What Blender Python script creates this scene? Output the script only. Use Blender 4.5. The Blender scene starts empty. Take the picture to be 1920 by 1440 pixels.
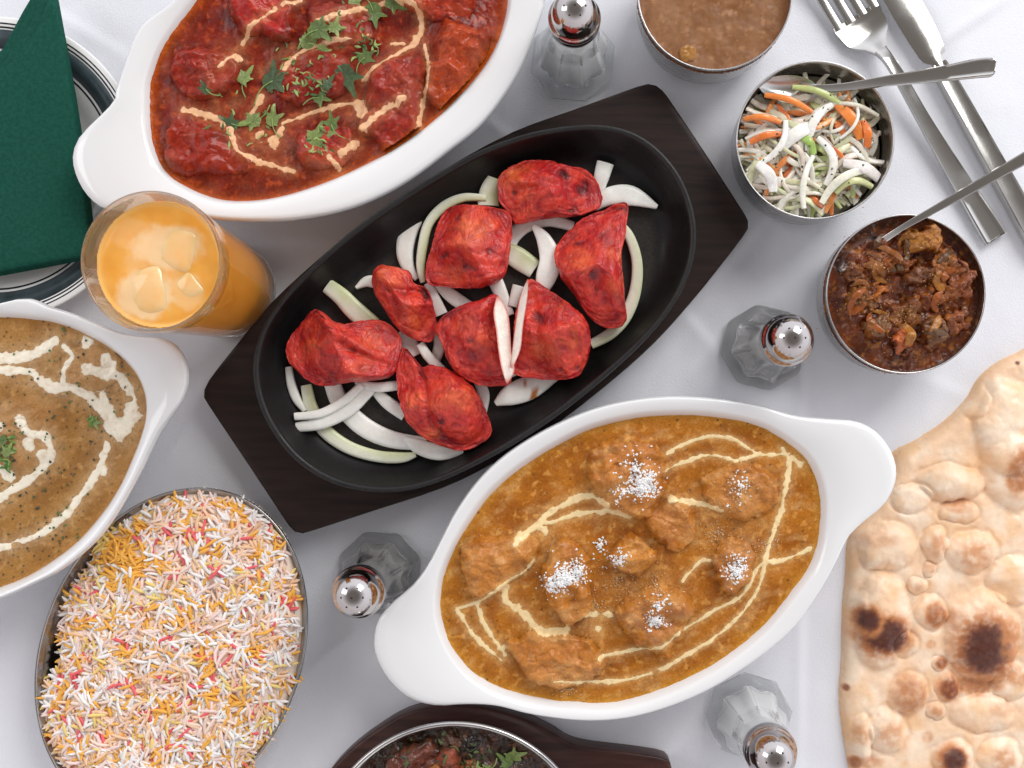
import bpy, math, random
import numpy as np
from mathutils import Vector, noise as mn
random.seed(7)
scn = bpy.context.scene
COL = scn.collection

# ------------------------------------------------------------------ camera
HC = 0.62                      # camera height above the cloth (m)
SP = 0.0003                    # metres of cloth per photo pixel
NX, NY = 1050.0, 770.0         # point of the picture straight below the camera
cam_d = bpy.data.cameras.new('camera')
cam = bpy.data.objects.new('camera', cam_d); COL.objects.link(cam)
cam.location = (0, 0, HC)
cam_d.sensor_width = 36.0
cam_d.lens = 36.0*HC/(1920*SP)
cam_d.shift_x = -(NX-960)/1920.0
cam_d.shift_y = (NY-720)/1920.0
cam_d.clip_start = 0.01; cam_d.clip_end = 20
scn.camera = cam

# ------------------------------------------------------------------ light
world = bpy.data.worlds.new('World'); scn.world = world
world.use_nodes = True
wn = world.node_tree; wn.nodes.clear()
wo = wn.nodes.new('ShaderNodeOutputWorld'); wb = wn.nodes.new('ShaderNodeBackground')
wtc = wn.nodes.new('ShaderNodeTexCoord'); wdot = wn.nodes.new('ShaderNodeVectorMath'); wdot.operation = 'DOT_PRODUCT'
wdot.inputs[1].default_value = (0.55, 0.75, 0.35)
wr = wn.nodes.new('ShaderNodeMapRange'); wr.inputs[1].default_value = -0.9; wr.inputs[2].default_value = 0.95
wmix = wn.nodes.new('ShaderNodeMix'); wmix.data_type = 'RGBA'
wmix.inputs[6].default_value = (0.60, 0.56, 0.58, 1); wmix.inputs[7].default_value = (.97, .99, 1.06, 1)
wn.links.new(wtc.outputs['Generated'], wdot.inputs[0]); wn.links.new(wdot.outputs['Value'], wr.inputs[0])
wn.links.new(wr.outputs[0], wmix.inputs[0])
wsep = wn.nodes.new('ShaderNodeSeparateXYZ'); wn.links.new(wtc.outputs['Generated'], wsep.inputs[0])
wz = wn.nodes.new('ShaderNodeMapRange'); wz.interpolation_type = 'SMOOTHSTEP'; wz.inputs[1].default_value = .45; wz.inputs[2].default_value = .98
wn.links.new(wsep.outputs['Z'], wz.inputs[0])
wm2 = wn.nodes.new('ShaderNodeMix'); wm2.data_type = 'RGBA'; wm2.inputs[7].default_value = (.16, .145, .135, 1)
wn.links.new(wmix.outputs[2], wm2.inputs[6]); wn.links.new(wz.outputs[0], wm2.inputs[0]); wn.links.new(wm2.outputs[2], wb.inputs['Color'])
wb.inputs['Strength'].default_value = 1.4
wn.links.new(wb.outputs[0], wo.inputs['Surface'])

def area(name, loc, size, size_y, power, col):
    l = bpy.data.lights.new(name, 'AREA'); l.shape = 'RECTANGLE'; l.size = size; l.size_y = size_y
    l.energy = power; l.color = col
    o = bpy.data.objects.new(name, l); COL.objects.link(o); o.location = loc
    o.rotation_euler = (Vector((0, 0, 0.02))-Vector(loc)).to_track_quat('-Z', 'Y').to_euler()
    return o
area('window_light', (0.95, 1.35, 1.35), 1.0, 1.2, 27, (1.0, 0.985, 0.96))
area('side_area_light', (-1.6, 0.5, 1.3), 0.7, 1.1, 6, (0.96, 0.98, 1.0))  # weaker area lamp from the left, no window known there

vs = scn.view_settings
vs.view_transform = 'Standard'; vs.look = 'None'; vs.exposure = 0.02; vs.gamma = 1.0

# ------------------------------------------------------------------ helpers
def K(z): return (HC-z)/HC
def P(px, py, z=0.0):
    k = SP*K(z); return ((px-NX)*k, -(py-NY)*k, z)
def PW(pts, z):                      # photo outline standing at height z -> plan coordinates in metres
    a = np.array(pts, float)[:, :2]; k = SP*K(z)
    return np.stack([(a[:, 0]-NX)*k, -(a[:, 1]-NY)*k], 1)

def h2(ix, iy, s):
    v = np.sin(ix*127.1+iy*311.7+s*74.7)*43758.5453
    return v-np.floor(v)
def gnoise(x, y, s=0):
    xi = np.floor(x); yi = np.floor(y); xf = x-xi; yf = y-yi
    u = xf*xf*xf*(xf*(xf*6-15)+10); v = yf*yf*yf*(yf*(yf*6-15)+10)
    def g(dx, dy):
        a = h2(xi+dx, yi+dy, s)*6.2831853
        return np.cos(a)*(xf-dx)+np.sin(a)*(yf-dy)
    a = g(0, 0)*(1-u)+g(1, 0)*u; b = g(0, 1)*(1-u)+g(1, 1)*u
    return (a*(1-v)+b*v)*1.5
def fbm(x, y, sc, s=0, o=4, gain=.5):
    r = 0; a = 1; f = 1.0/sc; t = 0
    for i in range(o):
        r = r+a*gnoise(x*f+i*17.3, y*f-i*9.1, s+i); t += a; a *= gain; f *= 2.03
    return r/t
def cells(x, y, sc, s=0):            # distance to nearest jittered cell centre (0 at centre)
    X = x/sc; Y = y/sc; xi = np.floor(X); yi = np.floor(Y); best = np.full(X.shape, 9.0)
    for dx in (-1, 0, 1):
        for dy in (-1, 0, 1):
            cx = xi+dx+h2(xi+dx, yi+dy, s); cy = yi+dy+h2(xi+dx, yi+dy, s+5)
            best = np.minimum(best, np.hypot(X-cx, Y-cy))
    return best
def sstep(a, b, x):
    t = np.clip((x-a)/(b-a), 0, 1); return t*t*(3-2*t)

def smooth_poly(pts, n=8, closed=True):
    p = np.array(pts, float); m = len(p); out = []
    rng = range(m) if closed else range(m-1)
    for i in rng:
        if closed: a, b, c, d = p[(i-1) % m], p[i], p[(i+1) % m], p[(i+2) % m]
        else: a, b, c, d = p[max(i-1, 0)], p[i], p[i+1], p[min(i+2, m-1)]
        for j in range(n):
            t = j/n
            out.append(.5*((2*b)+(-a+c)*t+(2*a-5*b+4*c-d)*t*t+(-a+3*b-3*c+d)*t**3))
    if not closed: out.append(p[-1])
    return np.array(out)
def segdist(X, Y, p, q):
    dx, dy = q[0]-p[0], q[1]-p[1]; L = dx*dx+dy*dy+1e-12
    t = np.clip(((X-p[0])*dx+(Y-p[1])*dy)/L, 0, 1)
    return np.hypot(X-p[0]-t*dx, Y-p[1]-t*dy), t
def sdist(X, Y, poly):               # positive inside
    n = len(poly); d = np.full(X.shape, 1e9); ins = np.zeros(X.shape, bool)
    for i in range(n):
        p = poly[i]; q = poly[(i+1) % n]
        d = np.minimum(d, segdist(X, Y, p, q)[0])
        c = ((p[1] > Y) != (q[1] > Y))
        with np.errstate(divide='ignore', invalid='ignore'):
            xx = (q[0]-p[0])*(Y-p[1])/((q[1]-p[1]) if q[1] != p[1] else 1e-9)+p[0]
        ins ^= (c & (X < xx))
    return np.where(ins, d, -d)

def mesh_obj(name, V, F, mat=None, parent=None, cols=None, sharp=40, smooth=True, loc=None):
    V = np.asarray(V, float)
    me = bpy.data.meshes.new(name)
    if isinstance(F, np.ndarray):
        nf, k = F.shape
        me.vertices.add(len(V)); me.vertices.foreach_set('co', V.astype(np.float32).ravel())
        me.loops.add(nf*k); me.loops.foreach_set('vertex_index', F.astype(np.int32).ravel())
        me.polygons.add(nf); me.polygons.foreach_set('loop_start', np.arange(0, nf*k, k, dtype=np.int32))
        me.update(calc_edges=True); me.validate()
    else:
        me.from_pydata([tuple(v) for v in V], [], F)
        me.update()
    if cols is not None:
        c = np.ones((len(V), 4), np.float32); c[:, :3] = np.asarray(cols)[:, :3]
        at = me.color_attributes.new('Col', 'FLOAT_COLOR', 'POINT'); at.data.foreach_set('color', c.ravel())
    if smooth:
        me.polygons.foreach_set('use_smooth', [True]*len(me.polygons))
        if sharp: me.set_sharp_from_angle(angle=math.radians(sharp))
    if mat: me.materials.append(mat)
    o = bpy.data.objects.new(name, me); COL.objects.link(o)
    if loc is not None: o.location = loc
    if parent: o.parent = parent
    return o
def tag(o, label=None, cat=None, group=None, kind=None):
    if label: o['label'] = label
    if cat: o['category'] = cat
    if group: o['group'] = group
    if kind: o['kind'] = kind
    return o
def thing(name, label, cat, group=None):
    o = bpy.data.objects.new(name, None); COL.objects.link(o); o.empty_display_size = .01
    return tag(o, label, cat, group)

def loft(rings, cap0=True, cap1=True):
    N = len(rings[0]); V = np.concatenate(rings); F = []
    for i in range(len(rings)-1):
        for j in range(N):
            a = i*N+j; b = i*N+(j+1) % N
            F.append((a, b, b+N, a+N))
    V = list(map(tuple, V))
    if cap0:
        c = np.mean(rings[0], axis=0); V.append(tuple(c)); k = len(V)-1
        F += [(k, (j+1) % N, j) for j in range(N)]
    if cap1:
        c = np.mean(rings[-1], axis=0); V.append(tuple(c)); k = len(V)-1; o = (len(rings)-1)*N
        F += [(k, o+j, o+(j+1) % N) for j in range(N)]
    return V, F
def radial(poly, c, N=160):          # r(theta) of a star-shaped outline
    th = np.arange(N)*2*math.pi/N; r = np.zeros(N); n = len(poly)
    p = poly-c; q = np.roll(p, -1, 0)
    for i, t in enumerate(th):
        d = np.array([math.cos(t), math.sin(t)]); e = q-p
        den = d[0]*e[:, 1]-d[1]*e[:, 0]; den[np.abs(den) < 1e-14] = 1e-14
        s = (p[:, 0]*e[:, 1]-p[:, 1]*e[:, 0])/den; u = (p[:, 0]*d[1]-p[:, 1]*d[0])/den
        ok = (s > 0) & (u >= -1e-6) & (u <= 1+1e-6)
        r[i] = s[ok].max() if ok.any() else 0
    return th, r
def ring(c, th, r, z):
    return np.stack([c[0]+np.cos(th)*r, c[1]+np.sin(th)*r, np.full(len(th), 1.0)*z], 1)
def lathe(c, prof, N=64, cap0=True, cap1=True, th0=0):
    th = np.arange(N)*2*math.pi/N+th0
    return loft([ring(c, th, r, z) for r, z in prof], cap0, cap1)

ROUND = [(math.cos(a), math.sin(a)) for a in [i*math.pi/4+math.pi/8 for i in range(8)]]
SLAB = [(1, -.6), (1, .3), (.9, .8), (.5, 1), (0, 1.05), (-.5, 1), (-.9, .8), (-1, .3), (-1, -.6), (-.8, -1), (.8, -1)]
PANEL = [(1, -1), (1, .4), (.93, .95), (.86, 1), (.78, .55), (.4, .45), (-.4, .45), (-.78, .55), (-.86, 1), (-.93, .95), (-1, .4), (-1, -1)]
def strip(path, widths, thick, prof=SLAB, n=6, colf=None, tw=None):
    """path: list of 3D points; widths: half widths; thick: half thickness"""
    w = np.array(widths, float).reshape(-1, 1) if np.ndim(widths) else np.full((len(path), 1), widths)
    t_ = np.array(thick, float).reshape(-1, 1) if np.ndim(thick) else np.full((len(path), 1), thick)
    A = smooth_poly(np.hstack([np.array(path, float), w, t_]), n, closed=False)
    C = A[:, :3]; W = np.maximum(A[:, 3], 1e-5); T = np.maximum(A[:, 4], 1e-5)
    tg = np.gradient(C, axis=0); tg /= np.linalg.norm(tg, axis=1)[:, None]+1e-12
    up = np.array([0, 0, 1.0]); V = []; cols = []; M = len(C); m = len(prof)
    for i in range(M):
        s = np.cross(tg[i], up); s /= np.linalg.norm(s)+1e-12; nn = np.cross(s, tg[i])
        if tw:
            a = tw*i/M; s, nn = s*math.cos(a)+nn*math.sin(a), nn*math.cos(a)-s*math.sin(a)
        for u, v in prof:
            V.append(C[i]+s*W[i]*u+nn*T[i]*v)
            if colf: cols.append(colf(u, i/(M-1), v))
    F = [(i*m+j, i*m+(j+1) % m, (i+1)*m+(j+1) % m, (i+1)*m+j) for i in range(M-1) for j in range(m)]
    F.append(tuple(range(m-1, -1, -1))); F.append(tuple((M-1)*m+j for j in range(m)))
    return V, F, (cols if colf else None)
def join(parts):
    V = []; F = []; C = []
    for p in parts:
        o = len(V); V += [tuple(v) for v in p[0]]; F += [tuple(i+o for i in f) for f in p[1]]
        if len(p) > 2 and p[2] is not None: C += [tuple(c) for c in p[2]]
    return V, F, (C if C else None)

# ------------------------------------------------------------------ materials
def nt(name):
    m = bpy.data.materials.new(name); m.use_nodes = True
    return m, m.node_tree, m.node_tree.nodes['Principled BSDF']
def mat(name, c1, c2=None, scale=50, rough=.5, metal=0, bump=0, bscale=None, bdist=.0005, coat=0, sss=0, sssr=.003,
        stretch=None, rot=0, rough2=None, spec=.5, trans=0, ior=1.45, lo=.35, hi=.65, detail=6):
    m, t, b = nt(name); N = t.nodes; L = t.links
    tc = N.new('ShaderNodeTexCoord'); mp = N.new('ShaderNodeMapping')
    L.new(tc.outputs['Object'], mp.inputs[0])
    if stretch: mp.inputs['Scale'].default_value = stretch
    mp.inputs['Rotation'].default_value = (0, 0, rot)
    b.inputs['Base Color'].default_value = (*c1, 1)
    if c2:
        n = N.new('ShaderNodeTexNoise'); n.inputs['Scale'].default_value = scale; n.inputs['Detail'].default_value = detail
        r = N.new('ShaderNodeValToRGB'); r.color_ramp.elements[0].position = lo; r.color_ramp.elements[1].position = hi
        r.color_ramp.elements[0].color = (*c1, 1); r.color_ramp.elements[1].color = (*c2, 1)
        L.new(mp.outputs[0], n.inputs['Vector']); L.new(n.outputs['Fac'], r.inputs[0]); L.new(r.outputs[0], b.inputs['Base Color'])
        if rough2 is not None:
            q = N.new('ShaderNodeMapRange'); q.inputs[1].default_value = lo; q.inputs[2].default_value = hi
            q.inputs[3].default_value = rough; q.inputs[4].default_value = rough2
            L.new(n.outputs['Fac'], q.inputs[0]); L.new(q.outputs[0], b.inputs['Roughness'])
    if not (c2 and rough2 is not None): b.inputs['Roughness'].default_value = rough
    b.inputs['Metallic'].default_value = metal; b.inputs['Specular IOR Level'].default_value = spec
    b.inputs['Coat Weight'].default_value = coat; b.inputs['Coat Roughness'].default_value = .08
    b.inputs['Transmission Weight'].default_value = trans; b.inputs['IOR'].default_value = ior
    if sss:
        b.inputs['Subsurface Weight'].default_value = sss; b.inputs['Subsurface Scale'].default_value = sssr
    if bump:
        n2 = N.new('ShaderNodeTexNoise'); n2.inputs['Scale'].default_value = bscale or scale; n2.inputs['Detail'].default_value = 5
        bp = N.new('ShaderNodeBump'); bp.inputs['Strength'].default_value = bump; bp.inputs['Distance'].default_value = bdist
        L.new(mp.outputs[0], n2.inputs['Vector']); L.new(n2.outputs['Fac'], bp.inputs['Height']); L.new(bp.outputs[0], b.inputs['Normal'])
    return m
def vmat(name, rough=.4, nscale=900, namt=.25, bump=.3, bscale=700, bdist=.0006, sss=0, sssr=.002, coat=0, spec=.5,
         rlo=None, rhi=None, rscale=200, stretch=None, trans=0):
    """vertex colour broken up by fine noise"""
    m, t, b = nt(name); N = t.nodes; L = t.links
    tc = N.new('ShaderNodeTexCoord'); mp = N.new('ShaderNodeMapping'); L.new(tc.outputs['Object'], mp.inputs[0])
    if stretch: mp.inputs['Scale'].default_value = stretch
    at = N.new('ShaderNodeAttribute'); at.attribute_name = 'Col'
    n = N.new('ShaderNodeTexNoise'); n.inputs['Scale'].default_value = nscale; n.inputs['Detail'].default_value = 6
    n.inputs['Roughness'].default_value = .65
    L.new(mp.outputs[0], n.inputs['Vector'])
    mr = N.new('ShaderNodeMapRange'); mr.inputs[1].default_value = .3; mr.inputs[2].default_value = .7
    mr.inputs[3].default_value = 1-namt; mr.inputs[4].default_value = 1+namt
    L.new(n.outputs['Fac'], mr.inputs[0])
    vm = N.new('ShaderNodeVectorMath'); vm.operation = 'SCALE'
    L.new(at.outputs['Color'], vm.inputs[0]); L.new(mr.outputs[0], vm.inputs['Scale']); L.new(vm.outputs[0], b.inputs['Base Color'])
    n2 = N.new('ShaderNodeTexNoise'); n2.inputs['Scale'].default_value = bscale; n2.inputs['Detail'].default_value = 5
    L.new(mp.outputs[0], n2.inputs['Vector'])
    bp = N.new('ShaderNodeBump'); bp.inputs['Strength'].default_value = bump; bp.inputs['Distance'].default_value = bdist
    L.new(n2.outputs['Fac'], bp.inputs['Height']); L.new(bp.outputs[0], b.inputs['Normal'])
    if rlo is not None:
        n3 = N.new('ShaderNodeTexNoise'); n3.inputs['Scale'].default_value = rscale
        q = N.new('ShaderNodeMapRange'); q.inputs[1].default_value = .35; q.inputs[2].default_value = .65
        q.inputs[3].default_value = rlo; q.inputs[4].default_value = rhi
        L.new(tc.outputs['Object'], n3.inputs['Vector']); L.new(n3.outputs['Fac'], q.inputs[0]); L.new(q.outputs[0], b.inputs['Roughness'])
    else: b.inputs['Roughness'].default_value = rough
    b.inputs['Specular IOR Level'].default_value = spec
    b.inputs['Coat Weight'].default_value = coat; b.inputs['Coat Roughness'].default_value = .1
    b.inputs['Transmission Weight'].default_value = trans
    if sss:
        b.inputs['Subsurface Weight'].default_value = sss; b.inputs['Subsurface Scale'].default_value = sssr
        b.inputs['Subsurface Radius'].default_value = (1, .5, .3)
    return m

M_cloth = mat('white_cloth', (.76, .77, .815), (.82, .825, .865), scale=6, rough=.9, bump=.7, bscale=1100, bdist=.0003, spec=.2)
M_ceramic = mat('white_glaze', (.77, .77, .765), rough=.1, coat=.6, bump=.03, bscale=40, bdist=.001)
M_iron = mat('black_cast_iron', (.010, .0095, .009), (.026, .023, .020), scale=200, rough=.38, rough2=.55, bump=.35, bscale=1100, bdist=.0003, spec=.5)
M_ironv = vmat('seasoned_iron', nscale=500, namt=.35, bump=.3, bscale=1100, bdist=.0003, spec=.32, rlo=.36, rhi=.55, rscale=60)
M_wood = mat('dark_stained_wood', (.017, .010, .009), (.030, .017, .014), scale=30, rough=.42, bump=.25, bscale=60, bdist=.0003,
             stretch=(1, 9, 9), rot=math.radians(-28), spec=.25)
M_wood2 = mat('reddish_dark_wood', (.028, .009, .007), (.06, .022, .016), scale=30, rough=.4, bump=.2, bscale=60, bdist=.0006,
              stretch=(1, 9, 9), rot=math.radians(10), spec=.4)
M_steel = mat('brushed_steel', (.50, .49, .48), (.60, .59, .58), scale=30, rough=.2, metal=1, rough2=.32, bump=.06, bscale=200, bdist=.0003, stretch=(1, 1, 20))
M_steel_dk = mat('steel_platter', (.40, .40, .40), (.50, .49, .48), scale=40, rough=.2, metal=1, rough2=.3, bump=.05, bscale=150)
M_chrome = mat('polished_chrome', (.50, .47, .46), rough=.12, metal=1, bump=.05, bscale=120, bdist=.0004)
M_cutlery = mat('polished_cutlery', (.60, .585, .56), (.52, .51, .49), scale=60, rough=.12, metal=1, rough2=.2, bump=.03, bscale=300)
M_glass = mat('clear_glass', (.985, .99, .985), rough=.015, trans=1, ior=1.46, bump=.02, bscale=120)
M_glass_g = mat('greyish_glass', (.90, .895, .885), rough=.012, trans=1, ior=1.46, bump=.05, bscale=120)  # slightly greyer tint than the clear glass
def thin(m, f):
    t = m.node_tree; out = [n for n in t.nodes if n.type == 'OUTPUT_MATERIAL'][0]
    mx = t.nodes.new('ShaderNodeMixShader'); tr = t.nodes.new('ShaderNodeBsdfTransparent'); tr.inputs[0].default_value = (.97, .985, .975, 1)
    mx.inputs[0].default_value = f
    t.links.new(tr.outputs[0], mx.inputs[1]); t.links.new(t.nodes['Principled BSDF'].outputs[0], mx.inputs[2]); t.links.new(mx.outputs[0], out.inputs['Surface'])
thin(M_glass, .8); thin(M_glass_g, .95)
M_tumbler = mat('tumbler_glass', (.90, .84, .78), rough=.01, trans=1, ior=1.45); thin(M_tumbler, .62)
M_salt = mat('salt_grains', (.82, .82, .83), (.93, .93, .93), scale=1500, rough=.8, bump=.6, bscale=1800, bdist=.0005)
M_pepper = mat('grey_pepper', (.30, .28, .26), (.55, .54, .52), scale=1500, rough=.8, bump=.6, bscale=1800, bdist=.0005)
M_juice = mat('orange_juice', (.84, .33, .03), (.88, .40, .06), scale=40, rough=.12, sss=.35, sssr=.012, coat=.3, lo=.3, hi=.7, detail=3)
M_ice = mat('juice_coated_ice', (.92, .52, .20), (.94, .62, .32), scale=70, rough=.12, sss=.5, sssr=.006, coat=.5, bump=.3, bscale=120, bdist=.0008)
M_napkin = mat('green_paper', (.008, .062, .042), (.012, .082, .056), scale=500, rough=.92, bump=.8, bscale=1500, bdist=.0005, spec=.15)
M_hole = mat('dark_hole', (.02, .018, .016), rough=.8)
M_onion = vmat('raw_onion', rough=.28, nscale=300, namt=.06, bump=.12, bscale=500, sss=.25, sssr=.003, spec=.5, stretch=(1, 1, 1))
M_salad = vmat('salad_vegetable', rough=.22, nscale=500, namt=.12, bump=.25, bscale=500, sss=.3, sssr=.002, coat=.2)
M_chick = vmat('tandoori_crust', rough=.4, nscale=420, namt=.22, bump=.9, bscale=420, bdist=.0015, sss=.05, sssr=.002, rlo=.18, rhi=.6, rscale=220, spec=.45, coat=.08, stretch=(1, .55, 1))
M_meat = vmat('white_chicken_meat', rough=.5, nscale=600, namt=.08, bump=.5, bscale=500, sss=.2, sssr=.003)
M_sauce_r = vmat('tomato_sauce', nscale=700, namt=.3, bump=.2, spec=.25, bscale=520, bdist=.0008, sss=.1, sssr=.002, rlo=.16, rhi=.42, rscale=120, coat=0)
M_sauce_k = vmat('korma_sauce', nscale=900, namt=.26, bump=.2, spec=.25, bscale=800, bdist=.0008, sss=.1, sssr=.002, rlo=.18, rhi=.45, rscale=150, coat=0)
M_sauce_c = vmat('cream_curry_sauce', nscale=900, namt=.2, bump=.35, spec=.2, bscale=800, bdist=.0007, sss=.1, sssr=.002, rlo=.3, rhi=.55, rscale=120)
M_sauce_d = vmat('dark_masala', nscale=600, namt=.35, bump=.45, bscale=420, bdist=.001, rlo=.10, rhi=.4, rscale=200, coat=.05, spec=.35)
M_lentil = vmat('brown_gravy', nscale=300, namt=.12, bump=.08, bscale=200, bdist=.0005, rlo=.25, rhi=.4, rscale=80, spec=.3, coat=0, sss=.1)
M_cream = vmat('cream', nscale=500, namt=.05, bump=.25, bscale=800, bdist=.0004, sss=.2, sssr=.002, rough=.32)
M_leaf = vmat('coriander_leaf', nscale=500, namt=.25, bump=.5, bscale=500, bdist=.0006, rough=.45, sss=.05)
M_coco = mat('desiccated_coconut', (.80, .80, .79), (.90, .90, .89), scale=900, rough=.75)
M_rice = vmat('boiled_rice', nscale=400, namt=.05, bump=.08, bscale=400, rough=.45, sss=0)
tl = M_rice.node_tree; _o = [n for n in tl.nodes if n.type == 'OUTPUT_MATERIAL'][0]; _x = tl.nodes.new('ShaderNodeMixShader'); _t = tl.nodes.new('ShaderNodeBsdfTranslucent'); _x.inputs[0].default_value = .12
_vm = [n for n in tl.nodes if n.type == 'VECT_MATH'][0]; tl.links.new(_vm.outputs[0], _t.inputs[0]); tl.links.new(tl.nodes['Principled BSDF'].outputs[0], _x.inputs[1]); tl.links.new(_t.outputs[0], _x.inputs[2]); tl.links.new(_x.outputs[0], _o.inputs['Surface'])
M_naan = vmat('baked_dough', nscale=350, namt=.05, bump=.3, bscale=420, bdist=.0006, rlo=.27, rhi=.62, rscale=110, sss=.12, sssr=.004)
M_plate = mat('plate_glaze', (.80, .80, .78), rough=.15, coat=.5)
M_band = mat('marbled_slate_band', (.022, .036, .042), (.060, .080, .088), scale=90, rough=.35, spec=.25, detail=8, lo=.3, hi=.75)
M_line = mat('black_plate_line', (.012, .014, .018), rough=.4, spec=.2)

# ------------------------------------------------------------------ tablecloth (the surface)
def make_cloth():
    gx = np.concatenate([np.linspace(-1200, -30, 14)[:-1], np.arange(-30, 1960, 7.0), np.linspace(1960, 3200, 14)[1:]])
    gy = np.concatenate([np.linspace(-1200, -30, 14)[:-1], np.arange(-30, 1480, 7.0), np.linspace(1480, 2800, 14)[1:]])
    X, Y = np.meshgrid(gx, gy); Z = .0009*fbm(X, Y, 260, 3, 3)+.0003*fbm(X, Y, 60, 9, 2)
    for (a, b, w, h) in [((1506, 560), (1500, 1480), 9, .0011), ((1260, 560), (1345, 660), 12, .0012), ((1460, 380), (1230, 640), 11, .0010),
                         ((560, 1270), (720, 1140), 10, .0011), ((1900, -10), (1720, 110), 10, .0012), ((30, -20), (260, 120), 12, .0008),
                         ((905, 215), (980, 275), 10, .001), ((300, 870), (380, 760), 10, .0008), ((1290, 1380), (1180, 1460), 10, .001),
                         ((1560, 640), (1860, 760), 14, .0007)]:
        d, t = segdist(X, Y, a, b); e = np.sin(np.pi*np.clip(t, .02, .98))**.5
        side = np.sign((b[0]-a[0])*(Y-a[1])-(b[1]-a[1])*(X-a[0]))
        Z = Z+h*e*np.exp(-(d/w)**2)+.5*h*e*side*np.exp(-(d/(w*3))**2)*(d > 0)*np.clip(d/w, 0, 1)
    k = SP; V = np.stack([(X-NX)*k, -(Y-NY)*k, Z-.0012], -1).reshape(-1, 3)
    ny, nx = X.shape; I = np.arange(nx*ny).reshape(ny, nx)
    F = np.stack([I[1:, :-1], I[1:, 1:], I[:-1, 1:], I[:-1, :-1]], -1).reshape(-1, 4)
    o = mesh_obj('tablecloth', V, F, M_cloth, sharp=None)
    tag(o, 'white cotton tablecloth with soft creases under all the dishes', None, None, 'structure')
make_cloth()

# ------------------------------------------------------------------ heightfield patches
def grid_patch(name, X, Y, Z, keep, zref, mat_, parent, cols=None):
    ny, nx = X.shape
    kf = keep[:-1, :-1] & keep[1:, :-1] & keep[:-1, 1:] & keep[1:, 1:]
    I = np.arange(nx*ny).reshape(ny, nx)
    F = np.stack([I[1:, :-1], I[1:, 1:], I[:-1, 1:], I[:-1, :-1]], -1)[kf]
    if len(F) == 0: return None
    used = np.unique(F); remap = np.full(nx*ny, -1); remap[used] = np.arange(len(used))
    k = SP*K(zref)
    V = np.stack([(X-NX)*k, -(Y-NY)*k, Z], -1).reshape(-1, 3)[used]
    c = None
    if cols is not None: c = cols.reshape(-1, 3)[used]
    return mesh_obj(name, V, remap[F], mat_, parent, c, sharp=None)
def mixc(a, b, t): return a*(1-t[..., None])+np.array(b)*t[..., None]

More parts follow.
